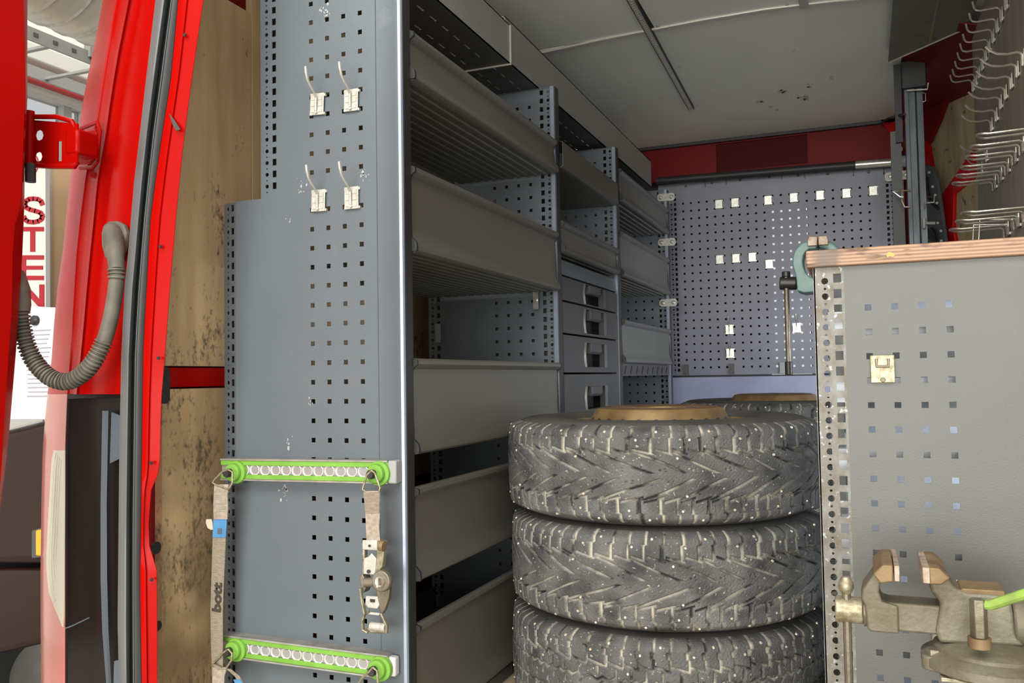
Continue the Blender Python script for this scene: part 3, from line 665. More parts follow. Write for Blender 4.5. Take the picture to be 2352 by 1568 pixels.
for (zb_, zt_), n in zip(T1, N1):
    tray(1.470, 2.331, zb_, zt_, 'grey shelf tray of the wide near bay, ' + n, G1)
# clip hanging below second tray and back of bay
bc = thing('corner_clip', 'small zinc clip hanging under the second tray beside the first upright', 'clip', P(1232, 690, y=2.33))
p = P(1232, 690, y=2.325); MB().box(p.x - .008, p.x + .008, 2.318, 2.321, p.z - .026, p.z + .026).build('strip', M_ZINC, bc)
MB().lathe([(0.0001, -.006), (.006, -.006), (.006, 0)], (p.x, 2.318, p.z + .002), 'y', 10).build('screw', M_ZINC, bc)
p = P(1008, 765, y=2.33)
bc2 = thing('corner_clip', 'pale clip on the back edge of the first upright, deep inside the near bay', 'clip', p)
MB().box(p.x - .008, p.x + .008, 2.322, 2.326, p.z - .028, p.z + .028).build('strip', M_GRAYP, bc2)
# kick plate under the lowest tray
kp = tag(MB().box(-0.815, -0.800, 1.472, 2.332, FZ + .001, -0.682).build('kick_plate', M_DARK), 'dark kick plate along the floor under the near bay', 'kick plate')
for y in (1.95, 2.1, 2.3):
    MB().box(-0.8, -0.798, y - .008, y + .008, -0.702, -0.688).build('cutout', M_BLACK, kp)
# middle bay
G2 = 'shelves of the drawer bay'
tray(2.375, 2.998, 0.612, 0.690, 'smooth-faced shelf at the top of the drawer bay', G2, plain=True, caps=False)
tray(2.375, 2.998, 0.362, 0.455, 'small lipped tray right above the drawer cabinet', G2)
# drawer cabinet
dc = thing('drawer_cabinet', 'dark grey drawer cabinet with moulded grips between the two tray bays', 'drawer cabinet', (-1.0, 2.69, FZ))
y0, y1 = 2.380, 2.999
MB().box(-1.19, -0.822, y0, y0 + .006, FZ + .005, 0.345).box(-1.19, -0.822, y1 - .006, y1, FZ + .005, 0.345).box(-1.19, -0.822, y0, y1, 0.335, 0.345).box(-1.19, -1.184, y0, y1, FZ + .005, 0.345).box(-1.19, -.822, y0, y1, FZ + .005, FZ + .015).build('carcass', M_DARK, dc)
MB().prism([(-0.822, 0.300), (-0.806, 0.300), (-0.812, 0.345), (-0.822, 0.345)], 'y', y0, y1).build('top_rail', M_PANEL2, dc)
zs = [0.296, 0.222, 0.126, 0.010, -0.165, -0.34, -0.52, -0.70]
for k in range(7):
    zt_, zb_ = zs[k], zs[k + 1]
    hy0, hy1 = 2.60, 2.82
    hzc = (zt_ + zb_) / 2; hh = min((zt_ - zb_) * .42, 0.038) if k < 3 else 0.036
    if k >= 3: hzc = zt_ - .035 - hh * .9 - .01
    # front with a rectangular opening for the grip
    mb = MB(); X0, X1 = -0.822, -0.803
    yl, yr = y0 + .008, y1 - .008; zt2, zb2 = zt_ - .003, zb_ + .003
    mb.box(X0, X1, yl, hy0, zb2, zt2).box(X0, X1, hy1, yr, zb2, zt2).box(X0, X1, hy0, hy1, zb2, hzc - hh).box(X0, X1, hy0, hy1, hzc + hh, zt2)
    d = mb.build('drawer', M_DRAW, dc)
    MB().box(-1.17, -0.823, yl + .01, yr - .01, zb2 + .004, zb2 + .010).build('drawer_tub', M_DRAW, d)
    MB().prism([(-0.845, hzc - hh), (-0.840, hzc - hh), (-0.803, hzc + hh * .9), (-0.803, hzc + hh), (-0.845, hzc + hh)], 'y', hy0, hy1).build('grip_recess', M_DARK, d) if False else MB().box(-0.850, -0.845, hy0, hy1, hzc - hh, hzc + hh).build('grip_recess', M_BLACK, d)
    MB().prism([(-0.845, hzc + hh * .2), (-0.806, hzc + hh * .1), (-0.799, hzc + hh * .3), (-0.799, hzc + hh), (-0.845, hzc + hh)], 'y', hy0 + .055, hy1 - .045).build('grip', M_DRAW, d, bevel=.002)
    rows = []
    for j in range(9):
        zz = hzc - hh + 2 * hh * j / 8; bow = -.010 * math.sin(PI * j / 8)
        rows.append([(-0.803, hy0 - .006 + bow, zz), (-0.798, hy0 + bow, zz), (-0.803, hy0 + .008 + bow, zz)])
    MB().loft(rows).build('handle_rim', M_TRAY, d, solid=.0015)
    rows = [[(a, b + .0, c) for a, b, c in [(-0.803, hy1 - .006, hzc - hh + 2 * hh * j / 8), (-0.797, hy1 + .004, hzc - hh + 2 * hh * j / 8), (-0.803, hy1 + .014, hzc - hh + 2 * hh * j / 8)]] for j in range(9)]
    MB().loft(rows).build('handle_rim', M_DRAW, d, solid=.0015)
# far bay
G3 = 'grey front-lipped trays of the farthest bay'
for (zb_, zt_), n in zip([(0.640, 0.756), (0.363, 0.527), (0.048, 0.205)], ['top', 'middle', 'lower, above the slotted rail']):
    tray(3.045, 3.886, zb_, zt_, 'grey shelf tray of the farthest bay, ' + n, G3, mat('tray_dark_' + n[:3], hexc(118, 118, 114), 0.42, 0.3))
tray(3.045, 3.886, -0.33, -0.17, 'grey shelf tray of the farthest bay, lowest, hidden by the wheels', G3)
sr = thing('slotted_rail', 'dark slotted rail under the lower far tray', 'rail', (-0.81, 3.45, 0.0))
perf([(3.045, 3.886, [(0, 0, 0, 0, 's')][:0])], 0.0, 0.045, lambda a, z, d: (-0.806 - d, a, z), .003).build('bar', M_DARK, sr)
for k in range(9):
    y = 3.10 + .09 * k; MB().obox((-0.8052, y, .022), (.0008, 0, 0), (0, .012, .012), (0, -.004, .004)).build('slot', M_BLACK, sr)

# top pans with slotted undersides
def pan(y0, y1, xf, zb_, zt_, label):
    t = thing('overhead_pan', label, 'overhead tray', (-1.0, (y0 + y1) / 2, zb_), 'overhead pans above the shelving')
    MB().box(xf - .003, xf, y0, y1, zb_, zt_).box(xf - .02, xf, y0, y1, zt_ - .003, zt_).build('fascia', M_PANEL2 if False else mat('pan_fascia_%d' % int(y0 * 10), hexc(150, 149, 142), .45, .2), t)
    hs1 = [(0, y, .030, .006) for y in np.arange(y0 + .05, y1 - .03, .062)]
    bands = []
    cols = [xf - .055, xf - .110]
    ed = [xf, xf - .08, xf - .14]
    fn = lambda a, z, d: (-a, z, zb_ + d)
    bl = [(-xf, -(xf - .08), [(-(xf - .055), y + .0, .006, .030, 's') for y in np.arange(y0 + .05, y1 - .03, .062)]),
          (-(xf - .08), -(xf - .14), [(-(xf - .110), y + .03, .006, .030, 's') for y in np.arange(y0 + .05, y1 - .06, .062)]),
          (-(xf - .14), 1.12, [])]
    perf(bl, y0, y1, fn, .002).build('slotted_floor', M_DARK, t)
    MB().box(-1.122, -1.12, y0, y1, zb_, zt_).build('back_side', M_DARK, t)
    return t
p1 = pan(1.45, 2.085, -0.835, 0.826, 0.930, 'near overhead pan with slotted underside and a bright cut end')
MB().box(-0.836, -0.831, 2.083, 2.087, 0.826, 0.928).box(-1.1, -0.831, 2.083, 2.087, 0.822, 0.827).build('bright_cut_end', M_TRIM, p1)
pan(2.09, 3.80, -0.850, 0.842, 0.958, 'long far overhead pan with slotted underside reaching to the back wall')

# ================================================================ wheels
def tyre_mesh(kind):
    NT, NW = 1320, 116; Rt = 0.345; W = 0.094 * 2
    npitch = 64
    th = np.linspace(0, 2 * PI, NT, endpoint=False)[:, None]; s = th / (2 * PI) * npitch + .22 * np.sin(th * 5) + .12 * np.sin(th * 13 + 1)       # in pitches
    wv = np.linspace(0, 1, NW)[None, :]
    pl = 2 * PI * Rt / npitch
    g = np.zeros((NT, NW))
    rng = np.random.RandomState(3 if kind == 1 else 9)
    def line(dist, half): return np.clip(1.6 - dist / half, 0, 1)
    ww = np.where(wv < .5, wv, 1 - wv)                      # mirrored halves
    off = np.where(wv < .5, 0.0, 0.45)
    def frac_d(x): return np.abs((x + .5) % 1 - .5)
    zig = np.where(ww < .12, 0.0, .14) if kind == 1 else np.where(ww < .10, 0, np.where(ww < .17, .16, .05))
    zig = zig + .10 * rng.rand(1, 1)
    lat = line(frac_d(s + off + zig) * pl, .0024) * (ww < .27)
    g = np.maximum(g, line(np.abs(ww - .12) * W, .0012) * (frac_d(s + off + zig) < .14))
    g = np.maximum(g, lat)
    # sawtooth circumferential groove joining the lateral grooves
    fs = (s + off) % 1
    wc = .235 + .05 * fs
    g = np.maximum(g, line(np.abs(ww - wc) * W, .0017))
    # diagonal grooves
    k = 2.4
    d = (s + off) / 2 - (ww - .26) * W * k / pl / 2 * 1.0
    dist = frac_d(d) * 2 * pl * math.sin(math.atan(1 / k))
    if kind == 1:
        mask = (ww >= .26) & (ww < .47)
        g = np.maximum(g, line(dist, .0017) * mask)
        d2 = (s + off) + .3 * np.sin(ww * 60)
        g = np.maximum(g, line(frac_d(d2 / 2.0 + .3) * 2 * pl, .0013) * ((ww > .32) & (ww < .375)) * .9)
        g = np.maximum(g, line(frac_d(d2 / 2.0 + .05 + .2 * np.sin(ww * 90)) * 2 * pl, .0012) * ((ww > .40) & (ww < .46)) * .8)
    else:
        zz = .035 * np.abs(((s * 1.5) % 1) * 2 - 1)
        g = np.maximum(g, line(np.abs(ww - (.38 + zz)) * W, .0018))
        g = np.maximum(g, line(frac_d(s + off + .5) * pl, .0018) * ((ww > .28) & (ww < .38)))
        g = np.maximum(g, line(frac_d(s + off + .2 + .2 * np.sin(ww * 30)) * pl, .0012) * (ww > .42) * .8)
    # fine sipes
    sip = line(frac_d(s * 4 + .35 * np.sin(wv * 2 * PI * 22)) * pl / 4, .0007) * (np.abs(((wv * 9) % 1) - .5) < .33)
    # shoulder profile
    x = (wv - .5) * 2
    rad = Rt - .006 * np.abs(x) ** 2.2 - .024 * np.clip((np.abs(x) - .84) / .16, 0, 1) ** 2
    dep = .0065 * g + .0012 * sip * (1 - g)
    dep *= np.clip((1.02 - np.abs(x)) / .12, 0, 1) * .6 + .4
    rr = rad - dep + rng.normal(0, .00018, (NT, NW))
    zz = x * W / 2 * np.ones_like(th)
    X = rr * np.cos(th); Y = rr * np.sin(th)
    co_ = np.stack([X, Y, zz], -1).reshape(-1, 3)
    i = np.arange(NT)[:, None] * NW + np.arange(NW - 1)[None, :]; j = ((np.arange(NT)[:, None] + 1) % NT) * NW + np.arange(NW - 1)[None, :]
    q = np.stack([i, j, j + 1, i + 1], -1).reshape(-1, 4)
    me = bpy.data.meshes.new('tread')
    me.vertices.add(len(co_)); me.vertices.foreach_set('co', co_.astype(np.float32).ravel())
    me.loops.add(q.size); me.loops.foreach_set('vertex_index', q.astype(np.int32).ravel())
    me.polygons.add(len(q)); me.polygons.foreach_set('loop_start', (np.arange(len(q)) * 4).astype(np.int32))
    me.polygons.foreach_set('use_smooth', np.ones(len(q), bool))
    me.update(calc_edges=True)
    at_ = me.attributes.new('groove', 'FLOAT', 'POINT'); at_.data.foreach_set('value', np.clip(g, 0, 1).astype(np.float32).ravel())
    me.materials.append(M_TYRE)
    # studs
    mb = MB()
    for kk in range(int(npitch * 1.0)):
        for (wl, ph) in ((.06, .5), (.15, .35), (.94, .95), (.86, .8), (.68, .1), (.30, .6)):
            if (wl in (.68, .30) and kk % 6) or (wl in (.15, .86) and kk % 3) or (wl in (.06, .94) and (kk % 3 != 1)): continue
            t = 2 * PI * (kk + ph) / npitch; xx = (wl - .5) * 2
            r_ = Rt - .006 * abs(xx) ** 2.2 - .024 * max(0, (abs(xx) - .84) / .16) ** 2
            c = Vector((math.cos(t), math.sin(t), 0)); zc = xx * W / 2
            mb.tube([c * (r_ - .002) + Vector((0, 0, zc)), c * (r_ + .0010) + Vector((0, 0, zc))], [.0032, .0022], 7)
    return me, mb
TM1, ST1 = tyre_mesh(1); TM2, ST2 = tyre_mesh(2)
def wheel(label, loc, rot, me, studs, group, top=True, stm=None):
    t = thing('van_wheel', label, 'wheel', (0, 0, 0), group)
    tr = bpy.data.objects.new('tread', me); COL.objects.link(tr); tr.parent = t
    s_ = studs.build('stud_set', M_STUD, t, local=True); s_['kind'] = 'stuff'
    side = []
    for z, r in ((.094, .3150), (.0975, .309), (.0995, .300), (.1005, .290), (.0985, .2885), (.0995, .286), (.1005, .284), (.1015, .262), (.1000, .236), (.0985, .2345), (.0985, .232), (.0960, .226), (.088, .212), (.078, .205)): side.append((r, z))
    MB().lathe(side, (0, 0, 0), 'z', 96).build('sidewall', M_SIDE, t, local=True, sharp=28)
    MB().lathe([(r, -z) for r, z in side], (0, 0, 0), 'z', 96).build('sidewall', M_SIDE, t, local=True, sharp=28)
    # steel rim: bead seat, drop, dished disc whose centre stands proud
    rim = MB().lathe([(.211, .084), (.214, .087), (.211, .089), (.205, .084), (.200, .066), (.192, .062), (.188, .02), (.188, -.06), (.205, -.084), (.211, -.089)], (0, 0, 0), 'z', 72).build('steel_rim', M_RIM, t, local=True)
    if top:
        MB().lathe([(.188, .040), (.172, .058), (.160, .085), (.152, .098), (.146, .110), (.140, .1165), (.130, .1185), (.10, .1185), (.08, .116), (.078, .100), (.0001, .100)], (0, 0, 0), 'z', 72).build('wheel_disc', M_RIM, t, local=True)
        MB().lathe([(.131, .1188), (.128, .1200), (.104, .1200), (.098, .1188)], (0, 0, 0), 'z', 72).build('mounting_face', M_RIMT, t, local=True)
        for k in range(26):
            a = 2 * PI * k / 26; c = Vector((.1565 * math.cos(a), .1565 * math.sin(a), .092)); n = Vector((math.cos(a), math.sin(a), .55)).normalized()
            MB().tube([c - n * .002, c + n * .0012], .0062, 8).build('edge_notch', M_BLACK, t, local=True)
        for k in range(6):
            a = 2 * PI * k / 6; MB().cyl((.118 * math.cos(a), .118 * math.sin(a), .1195), (.118 * math.cos(a), .118 * math.sin(a), .1206), .011, 14).build('bolt_hole', M_BLACK, t, local=True)
    else:
        MB().lathe([(.188, .00), (.17, .03), (.12, .05), (.08, .05), (.0001, .05)], (0, 0, 0), 'z', 48).build('wheel_disc', M_RIM, t, local=True)
    t.location = loc; t.rotation_euler = rot
    return t
wc = (-0.432, 1.957)
GW = 'studded van wheels stacked in the aisle'
wheel('top studded wheel of the near stack, rusty gold rim facing up', (wc[0], wc[1], -0.190), (0, 0, 0.3), TM1, ST1, GW)
wheel('middle studded wheel of the near stack, dusty chevron tread', (wc[0] + .003, wc[1] + .006, -0.3925), (0, 0, 1.43), TM1, ST1, GW, top=False)
w0 = wheel('bottom studded wheel of the near stack, broad rounded shoulder', (wc[0] - .002, wc[1] + .014, -0.602), (0, 0, 0.0), TM2, ST2, GW, top=False)
w0.scale = (1, 1, 1.06)
bc_ = (P(1778, 905, y=3.28).x, 3.28)
wheel('top studded wheel of the far stack below the back panel', (bc_[0], bc_[1], -0.193), (0, 0, 0.7), TM1, ST1, 'studded wheels of the far stack')
w2 = wheel('middle studded wheel of the far stack, right under its top wheel', (bc_[0], bc_[1] + .005, -0.399), (0, 0, 2.0), TM1, ST1, 'studded wheels of the far stack', top=False)
w3 = wheel('lowest studded wheel of the far stack, standing on the van floor', (bc_[0], bc_[1], -0.611), (0, 0, 1.0), TM1, ST1, 'studded wheels of the far stack', top=False)

# ================================================================ bench at right
YR = 1.4652
bn = thing('workbench', 'grey workbench cabinet with perforated worn end panel and laminated wooden top', 'workbench', (0.15, 2.2, FZ))
xl = -0.068; xrb = 0.385
c0r = 0.0113; z0r = 0.101
zt_ = 0.168
cir = []; slo = []
z = 0.152; pitch = 0.02462
k = 0
while z > FZ + .03:
    cir.append((xl + .0165, z - .006, .0108, .0108, 'o')); cir.append((xl + .0165, z - .006 - pitch / 2, .0040, .0040, 'o'))
    slo.append((xl + .0352, z - .002, 0.0118, .0142, 's')); z -= pitch
bands = [(xl, xl + .0265, cir), (xl + .0265, xl + .045, slo)]
edg = [xl + .045, c0r + .019, c0r + .057, c0r + .095, c0r + .133]
rows = [z0r - .0381 * r for r in range(21)]
sheet_l = perf([(xl, xl + .0265, cir), (xl + .0265, xl + .045, slo)], FZ + .01, zt_, lambda a, z, d: (a, YR + d, z), .002).build('worn_edge_strip', M_BENCHE, bn)
bands = [(edg[k], edg[k + 1], [(c0r + .038 * k, z, .0096, .0096, 's') for z in rows]) for k in range(4)] + [(edg[4], xrb, [])]
perf(bands, FZ + .01, zt_, lambda a, z, d: (a, YR + d, z), .002).build('perforated_end_sheet', M_BENCH, bn)
MB().box(xl - .001, xl + .002, YR, YR + .03, FZ + .01, zt_).build('end_fold', M_BENCHE, bn)
top = MB().box(-0.0785, 0.40, YR - .010, 2.99, 0.168, 0.1955).build('laminated_top', M_PLYEDGE, bn, bevel=.003)
sp0 = [P(u, v, y=YR - .0108) for u, v in ((2035, 583), (2042, 578), (2050, 580), (2057, 585), (2051, 590), (2043, 588), (2038, 592))]
MB().thick(sp0, (0, .0006, 0)).build('paint_splash', mat('yellow_paint', hexc(196, 158, 88), .6), bn)
# interior shelves seen through the holes
M_IN = mat('pale_inner_metal', hexc(226, 230, 236), 0.35, 0.3)
for zz in (0.065, -0.045, -0.16, -0.30, -0.45, -0.6):
    MB().box(-0.05, 0.38, YR + .06, 2.96, zz - .004, zz).build('inner_shelf', M_IN, bn)
    MB().box(-0.05, 0.38, YR + .058, YR + .061, zz, zz + .035).build('shelf_lip', M_IN, bn)
MB().box(0.384, 0.387, YR, 2.98, FZ + .01, -.5).build('back_sheet', M_IN, bn)
MB().box(-0.05, 0.38, YR + .02, 2.97, 0.160, 0.165).build('pale_hole_backing', M_IN, bn)  # pale sheet added so the upper holes look bright
MB().box(-0.06, 0.385, 2.978, 2.981, FZ + .01, zt_).build('far_end_sheet', M_BENCH, bn)
MB().box(-0.066, -0.062, YR + .03, 2.978, FZ + .01, FZ + .08).build('plinth', M_BENCH, bn)
for yy in (1.98, 2.47):
    MB().box(-0.066, -0.04, yy, yy + .02, FZ + .01, zt_).build('divider_post', M_BENCH, bn)
# plate on the bench end
p = P(2027, 847, y=YR - .001)
eh = thing('holder_plate', 'stained yellowish plate clipped into the perforated bench end', 'holder plate', p)
MB().box(p.x - .0175, p.x + .0175, p.y - .0045, p.y - .0015, p.z - .0215, p.z + .0215).build('plate', M_ZINCY, eh, bevel=.001)
MB().tube([(p.x - .0085, p.y - .0065, p.z + .016), (p.x - .0085, p.y - .0068, p.z + .004), (p.x + .0085, p.y - .0068, p.z + .004), (p.x + .0085, p.y - .0065, p.z + .016)], .0022, 6).build('wire_loop', M_STEEL, eh)
mb = MB()
for sx in (-1, 1): mb.box(p.x + sx * .006 - .0022, p.x + sx * .006 + .0022, p.y - .0058, p.y - .004, p.z - .013, p.z + .002)
mb.build('pressed_rib', M_ZINCY, eh)
MB().lathe([(0.0001, -.007), (.003, -.007), (.004, -.004)], (p.x, p.y, p.z - .017), 'y', 10).build('rivet', M_STEEL, eh)

# ================================================================ vices (local: base centre at origin; axis along x, screw to -x)
def vice(name, label, loc, s, cast, jaw, gap, barc, bar_len, anvil, extra_head=0):
    t = thing(name, label, 'vice', loc); t.scale = (s, s, s)
    # swivel base disc
    MB().lathe([(0.0001, 0.004), (.074, .004), (.080, .008), (.080, .018), (.070, .024), (.066, .026), (.066, .030), (.060, .034), (.040, .040), (.0001, .042)], (0, 0, 0), 'z', 40).build('swivel_base', cast, t, local=True)
    MB().box(-.062, .085, -.055, .055, -.001, .004).build('base_plate', M_ZINCY, t, local=True, bevel=.001)
    for (bx_, by_) in ((-.066, -.020), (.06, -.05)):
        b = MB().cyl((bx_, by_, .003), (bx_, by_, .020), .0145, 16).build('bolt_boss', cast, t, local=True, bevel=.002)
        MB().cyl((bx_, by_, .020), (bx_, by_, .027), .009, 6).build('bolt_head', M_STEEL, b, local=True)
    g = -.0715   # fixed jaw face
    # fixed jaw body
    prof = [(g + .002, .128), (g + .013, .128), (g + .022, .118), (g + .030, .104), (-.028, .098), (.012, .098), (.018, .090), (.022, .055), (.030, .040), (-.060, .036), (-.064, .050), (-.060, .072), (g + .014, .084), (g + .004, .096), (g + .002, .110)]
    MB().prism(prof, 'y', -.026, .026).build('fixed_jaw', cast, t, local=True, bevel=.004, seg=3)
    MB().prism([(g + .001, .131), (g + .012, .131), (g + .024, .120), (g + .014, .111), (g + .001, .111)], 'y', -.052, .052).build('fixed_jaw_wing', anvil, t, local=True, bevel=.002)
    MB().box(g - .006, g + .002, -.053, .053, .112, .131).build('jaw_plate', jaw, t, local=True, bevel=.001)
    MB().prism([(-.038, .096), (.012, .096), (.012, .103), (-.034, .103)], 'y', -.024, .024).build('anvil_top', anvil, t, local=True, bevel=.0015)
    MB().cyl((.020, 0, .062), (.090, 0, .062), .030, 20).build('rear_barrel', cast, t, local=True, bevel=.003)
    # moving jaw
    m = g - .006 - gap
    prof = [(m, .128), (m - .012, .128), (m - .024, .112), (m - .036, .094), (m - .0385, .082), (m - .0345, .074), (m - .032, .045), (m - .028, .042), (m + .004, .042), (m + .004, .076), (m - .014, .080), (m - .017, .092), (m - .015, .104), (m - .002, .110)]
    MB().prism(prof, 'y', -.026, .026).build('moving_jaw', cast, t, local=True, bevel=.004, seg=3)
    MB().prism([(m - .001, .131), (m - .012, .131), (m - .024, .119), (m - .016, .108), (m - .001, .111)], 'y', -.052, .052).build('moving_jaw_wing', anvil, t, local=True, bevel=.002)
    MB().box(m, m + .006, -.053, .053, .112, .131).build('jaw_plate', jaw, t, local=True, bevel=.001)
    MB().box(m - .02, -.03, -.022, .022, .044, .079).build('slide_bar', cast, t, local=True, bevel=.003)
    hx_ = m - .034
    MB().cyl((hx_ + .002, 0, .061), (hx_ - .002, 0, .061), .019, 20).build('collar', M_STEEL, t, local=True)
    MB().cyl((hx_ - .002, 0, .061), (hx_ - .036, 0, .061), .0165, 20).build('screw_head', barc, t, local=True, bevel=.002)
    hb = hx_ - .022
    MB().tube([(hb, -.004, .085), (hb, -.004, .085 - bar_len)], .0052, 10).build('tommy_bar', M_STEEL if bar_len > 0 else barc, t, local=True)
    MB().lathe([(0.0001, .012), (.005, .011), (.009, .004), (.0095, -.002), (.007, -.008), (.0052, -.010)], (hb, -.004, .092), 'z', 16).build('bar_knob', barc, t, local=True)
    MB().lathe([(0.0052, .012), (.008, .008), (.009, 0), (.006, -.010), (.0001, -.012)], (hb, -.004, .085 - bar_len), 'z', 16).build('bar_knob', barc, t, local=True)
    return t
v2 = vice('bench_vice', 'grimy grey cast vice on a bracket in front of the bench end, jaws open', (0.1435, 1.262, -0.383), 1.05, M_CAST, M_JAW, .031, M_ZINCY, .23, M_RUSTY)
# green lever
cc = P(2258, 1412, y=1.19)
lv = thing('lever', 'green painted lever with a clamp nut on the grey vice', 'lever', cc)
nutp = P(2256, 1410, y=1.195); end = P(2360, 1362, y=1.17)
MB().tube([nutp + Vector((0, 0, .012)), nutp + (end - nutp) * .2 + Vector((0, 0, .006)), end, end + (end - nutp) * .9], .0062, 10).build('handle', M_LEVER, lv)
MB().cyl(nutp + Vector((-.004, 0, -.028)), nutp + Vector((-.004, 0, .018)), .010, 6).build('clamp_nut', M_STEEL, lv, bevel=.001)
MB().cyl(nutp + Vector((-.004, 0, -.040)), nutp + Vector((-.004, 0, -.028)), .013, 16).build('washer', M_RUSTY, lv)
# square receiver tube
rt = thing('mounting_tube', 'square steel tube with cream rim carrying the grey vice on the bench end', 'mounting tube', (0.13, 1.3, -0.43))
xa, xb = P(2238, 1550, y=1.2).x, P(2289, 1550, y=1.2).x; za = -0.388; zb2 = za - .042
for (a, b, c, d) in ((xa, xa + .003, zb2, za), (xb - .003, xb, zb2, za), (xa, xb, za - .003, za), (xa, xb, zb2, zb2 + .003)):
    pass
mb = MB()
for (a, b, c, d) in ((xa, xa + .003, zb2, za), (xb - .003, xb, zb2, za), (xa + .003, xb - .003, za - .003, za), (xa + .003, xb - .003, zb2, zb2 + .003)): mb.box(a, b, 1.202, 1.464, c, d)
mb.build('square_tube', M_ZINCY, rt)
MB().box(xa + .002, xb - .002, 1.26, 1.263, zb2 + .002, za - .002).build('inner_stop', M_BLACK, rt)
MB().box(xa - .03, xb + .03, 1.457, 1.464, zb2 - .02, za + .005).build('flange_plate', M_STEEL, rt)
# teal vice on the bench top
v1 = thing('bench_vice', 'teal vice at the aisle edge of the bench, jaws closed, handle hanging down', 'vice', (0.02, 2.58, 0.1965))
def tz(a, b, y=2.53): return P(1723 + a / 4.262, 505 + b / 4.262, y=y)
YA, DY = 2.53, .085
MB().thick([tz(a, b) for a, b in [(560, 205), (505, 228), (465, 262), (432, 310), (415, 370), (413, 430), (425, 480), (440, 525), (450, 570), (456, 640), (460, 692), (528, 714), (660, 702), (720, 700), (720, 600), (590, 560), (545, 520), (520, 455), (513, 400), (520, 350), (540, 312), (575, 285), (640, 282), (655, 262), (655, 205)]], (0, DY, 0)).build('moving_jaw', M_TEAL, v1, bevel=.007, seg=3)
MB().thick([tz(a, b) for a, b in [(668, 205), (770, 205), (820, 228), (860, 262), (900, 330), (980, 420), (1250, 430), (1270, 560), (1180, 700), (740, 700), (740, 560), (800, 440), (780, 320), (745, 285), (668, 265)]], (0, DY, 0)).build('fixed_jaw', M_TEAL, v1, bevel=.007, seg=3)
MB().thick([tz(a, b, 2.518) for a, b in [(572, 160), (658, 158), (658, 250), (562, 256), (558, 200)]], (0, .12, 0)).build('jaw_plate', M_JAW, v1, bevel=.002)
MB().thick([tz(a, b, 2.518) for a, b in [(665, 156), (750, 152), (766, 195), (764, 242), (665, 246)]], (0, .12, 0)).build('jaw_plate', M_JAW, v1, bevel=.002)
q0 = tz(740, 700); q1 = tz(1180, 700)
MB().box(q0.x, q1.x, 2.51, 2.66, 0.1965, q0.z + .002).build('mounting_base', M_TEAL, v1, bevel=.003)
ym_ = 2.575
a_, b_ = tz(290, 620, ym_), tz(458, 620, ym_)
MB().cyl(a_, b_, .0185, 24).build('screw_head', M_BLK, v1, bevel=.003)
t0_, t1_ = tz(352, 560, ym_ - .004), tz(352, 1400, ym_ - .004)
MB().tube([t0_, Vector((t0_.x, t0_.y, t1_.z))], .0072, 12).build('tommy_bar', M_STEEL, v1)
MB().cyl(t0_, t0_ + Vector((0, 0, .016)), .0115, 16).build('bar_knob', M_BLK, v1, bevel=.002)
MB().cyl(Vector((t0_.x, t0_.y, t1_.z + .004)), Vector((t0_.x, t0_.y, t1_.z - .034)), .0105, 16).build('bar_knob', M_BLK, v1, bevel=.002)

# ================================================================ right wall tool panel and hooks
XW = 0.345
tp = thing('side_tool_panel', 'brown-grey tool board crowded with hooks above the bench on the right', 'tool panel', (XW, 2.3, 0.2))
MB().box(XW, XW + .003, 1.50, 2.985, 0.198, 1.02).build('board', mat('brown_grey_board', hexc(150, 143, 124), 0.45, 0.2, hexc(128, 122, 106), 5, (1, 9, .5), 0.4), tp)
MB().box(XW + .003, XW + .02, 2.975, 2.985, 0.198, 1.02).build('edge_fold', M_DARK, tp)
MB().box(XW + .003, 0.489, 1.9, 1.93, 0.3, 0.34).build('mounting_bar', M_DARK, tp)
MB().box(XW + .003, 0.489, 2.8, 2.83, 0.3, 0.34).build('mounting_bar', M_DARK, tp)
def wall_hook(name, label, L, group, tip=.02, drop=.030, curve=False, double=0.0, r=.0026):
    t = thing(name, label, 'hook', (0, 0, 0), group)     # local: wall at x=0, hook towards -x, origin at plate bottom
    MB().box(-.0045, -.001, -.012, .012, 0, .036).build('plate', M_ZINC, t, bevel=.001, local=True)
    mb = MB().box(-.003, .001, -.016, -.010, .002, .008).box(-.003, .001, .010, .016, .002, .008); (mb.build('claw', M_ZINC, t, local=True))['kind'] = 'stuff'
    ys = (0,) if not double else (-double, double)
    if double:
        n = 10; pts = [(-.006, -double, 0), (-.006, -double, drop)]
        pts += [(-.012, -double, drop + .004), (-L * .8, -double, drop + .002)]
        pts += [(-L * .8 - double * math.sin(PI * k / n), -double * math.cos(PI * k / n), drop + .002 + .004 * math.sin(PI * k / n)) for k in range(1, n)]
        pts += [(-L * .8, double, drop + .002), (-.012, double, drop + .004), (-.006, double, drop), (-.006, double, 0)]
        MB().tube(pts, r, 7).build('wire', M_ZINC, t, local=True)
    else:
        pts = [(-.006, 0, .001), (-.006, 0, drop * .85), (-.009, 0, drop), (-.014, 0, drop + .003)]
        if curve: pts += [(-L * .5, 0, drop + .001), (-L * .8, 0, drop + .005), (-L, 0, drop + .014), (-L - .008, 0, drop + .014 + tip * .5)]
        else: pts += [(-L + .012, 0, drop + .001), (-L + .004, 0, drop + .004), (-L, 0, drop + .010), (-L - .003, 0, drop + tip)]
        MB().tube(pts, r, 7).build('wire', M_ZINC, t, local=True)
    return t
G = 'short wall hooks in the top row'
h1 = wall_hook('wall_hook', 'x', .062, G, tip=.026, drop=.036)
for k in range(11):
    y = 2.235 + .0735 * k
    o = h1 if k == 0 else dup(h1, (0, 0, 0))
    o.location = (XW, y, .848 + (.006 if k == 10 else 0))
    o['label'] = ('nearest' if k == 0 else 'farthest' if k == 10 else ROWN[10 - k] + ' from the far end') + ' short wall hook in the top row of the tool board'
G = 'long curved wall hooks in the second row'
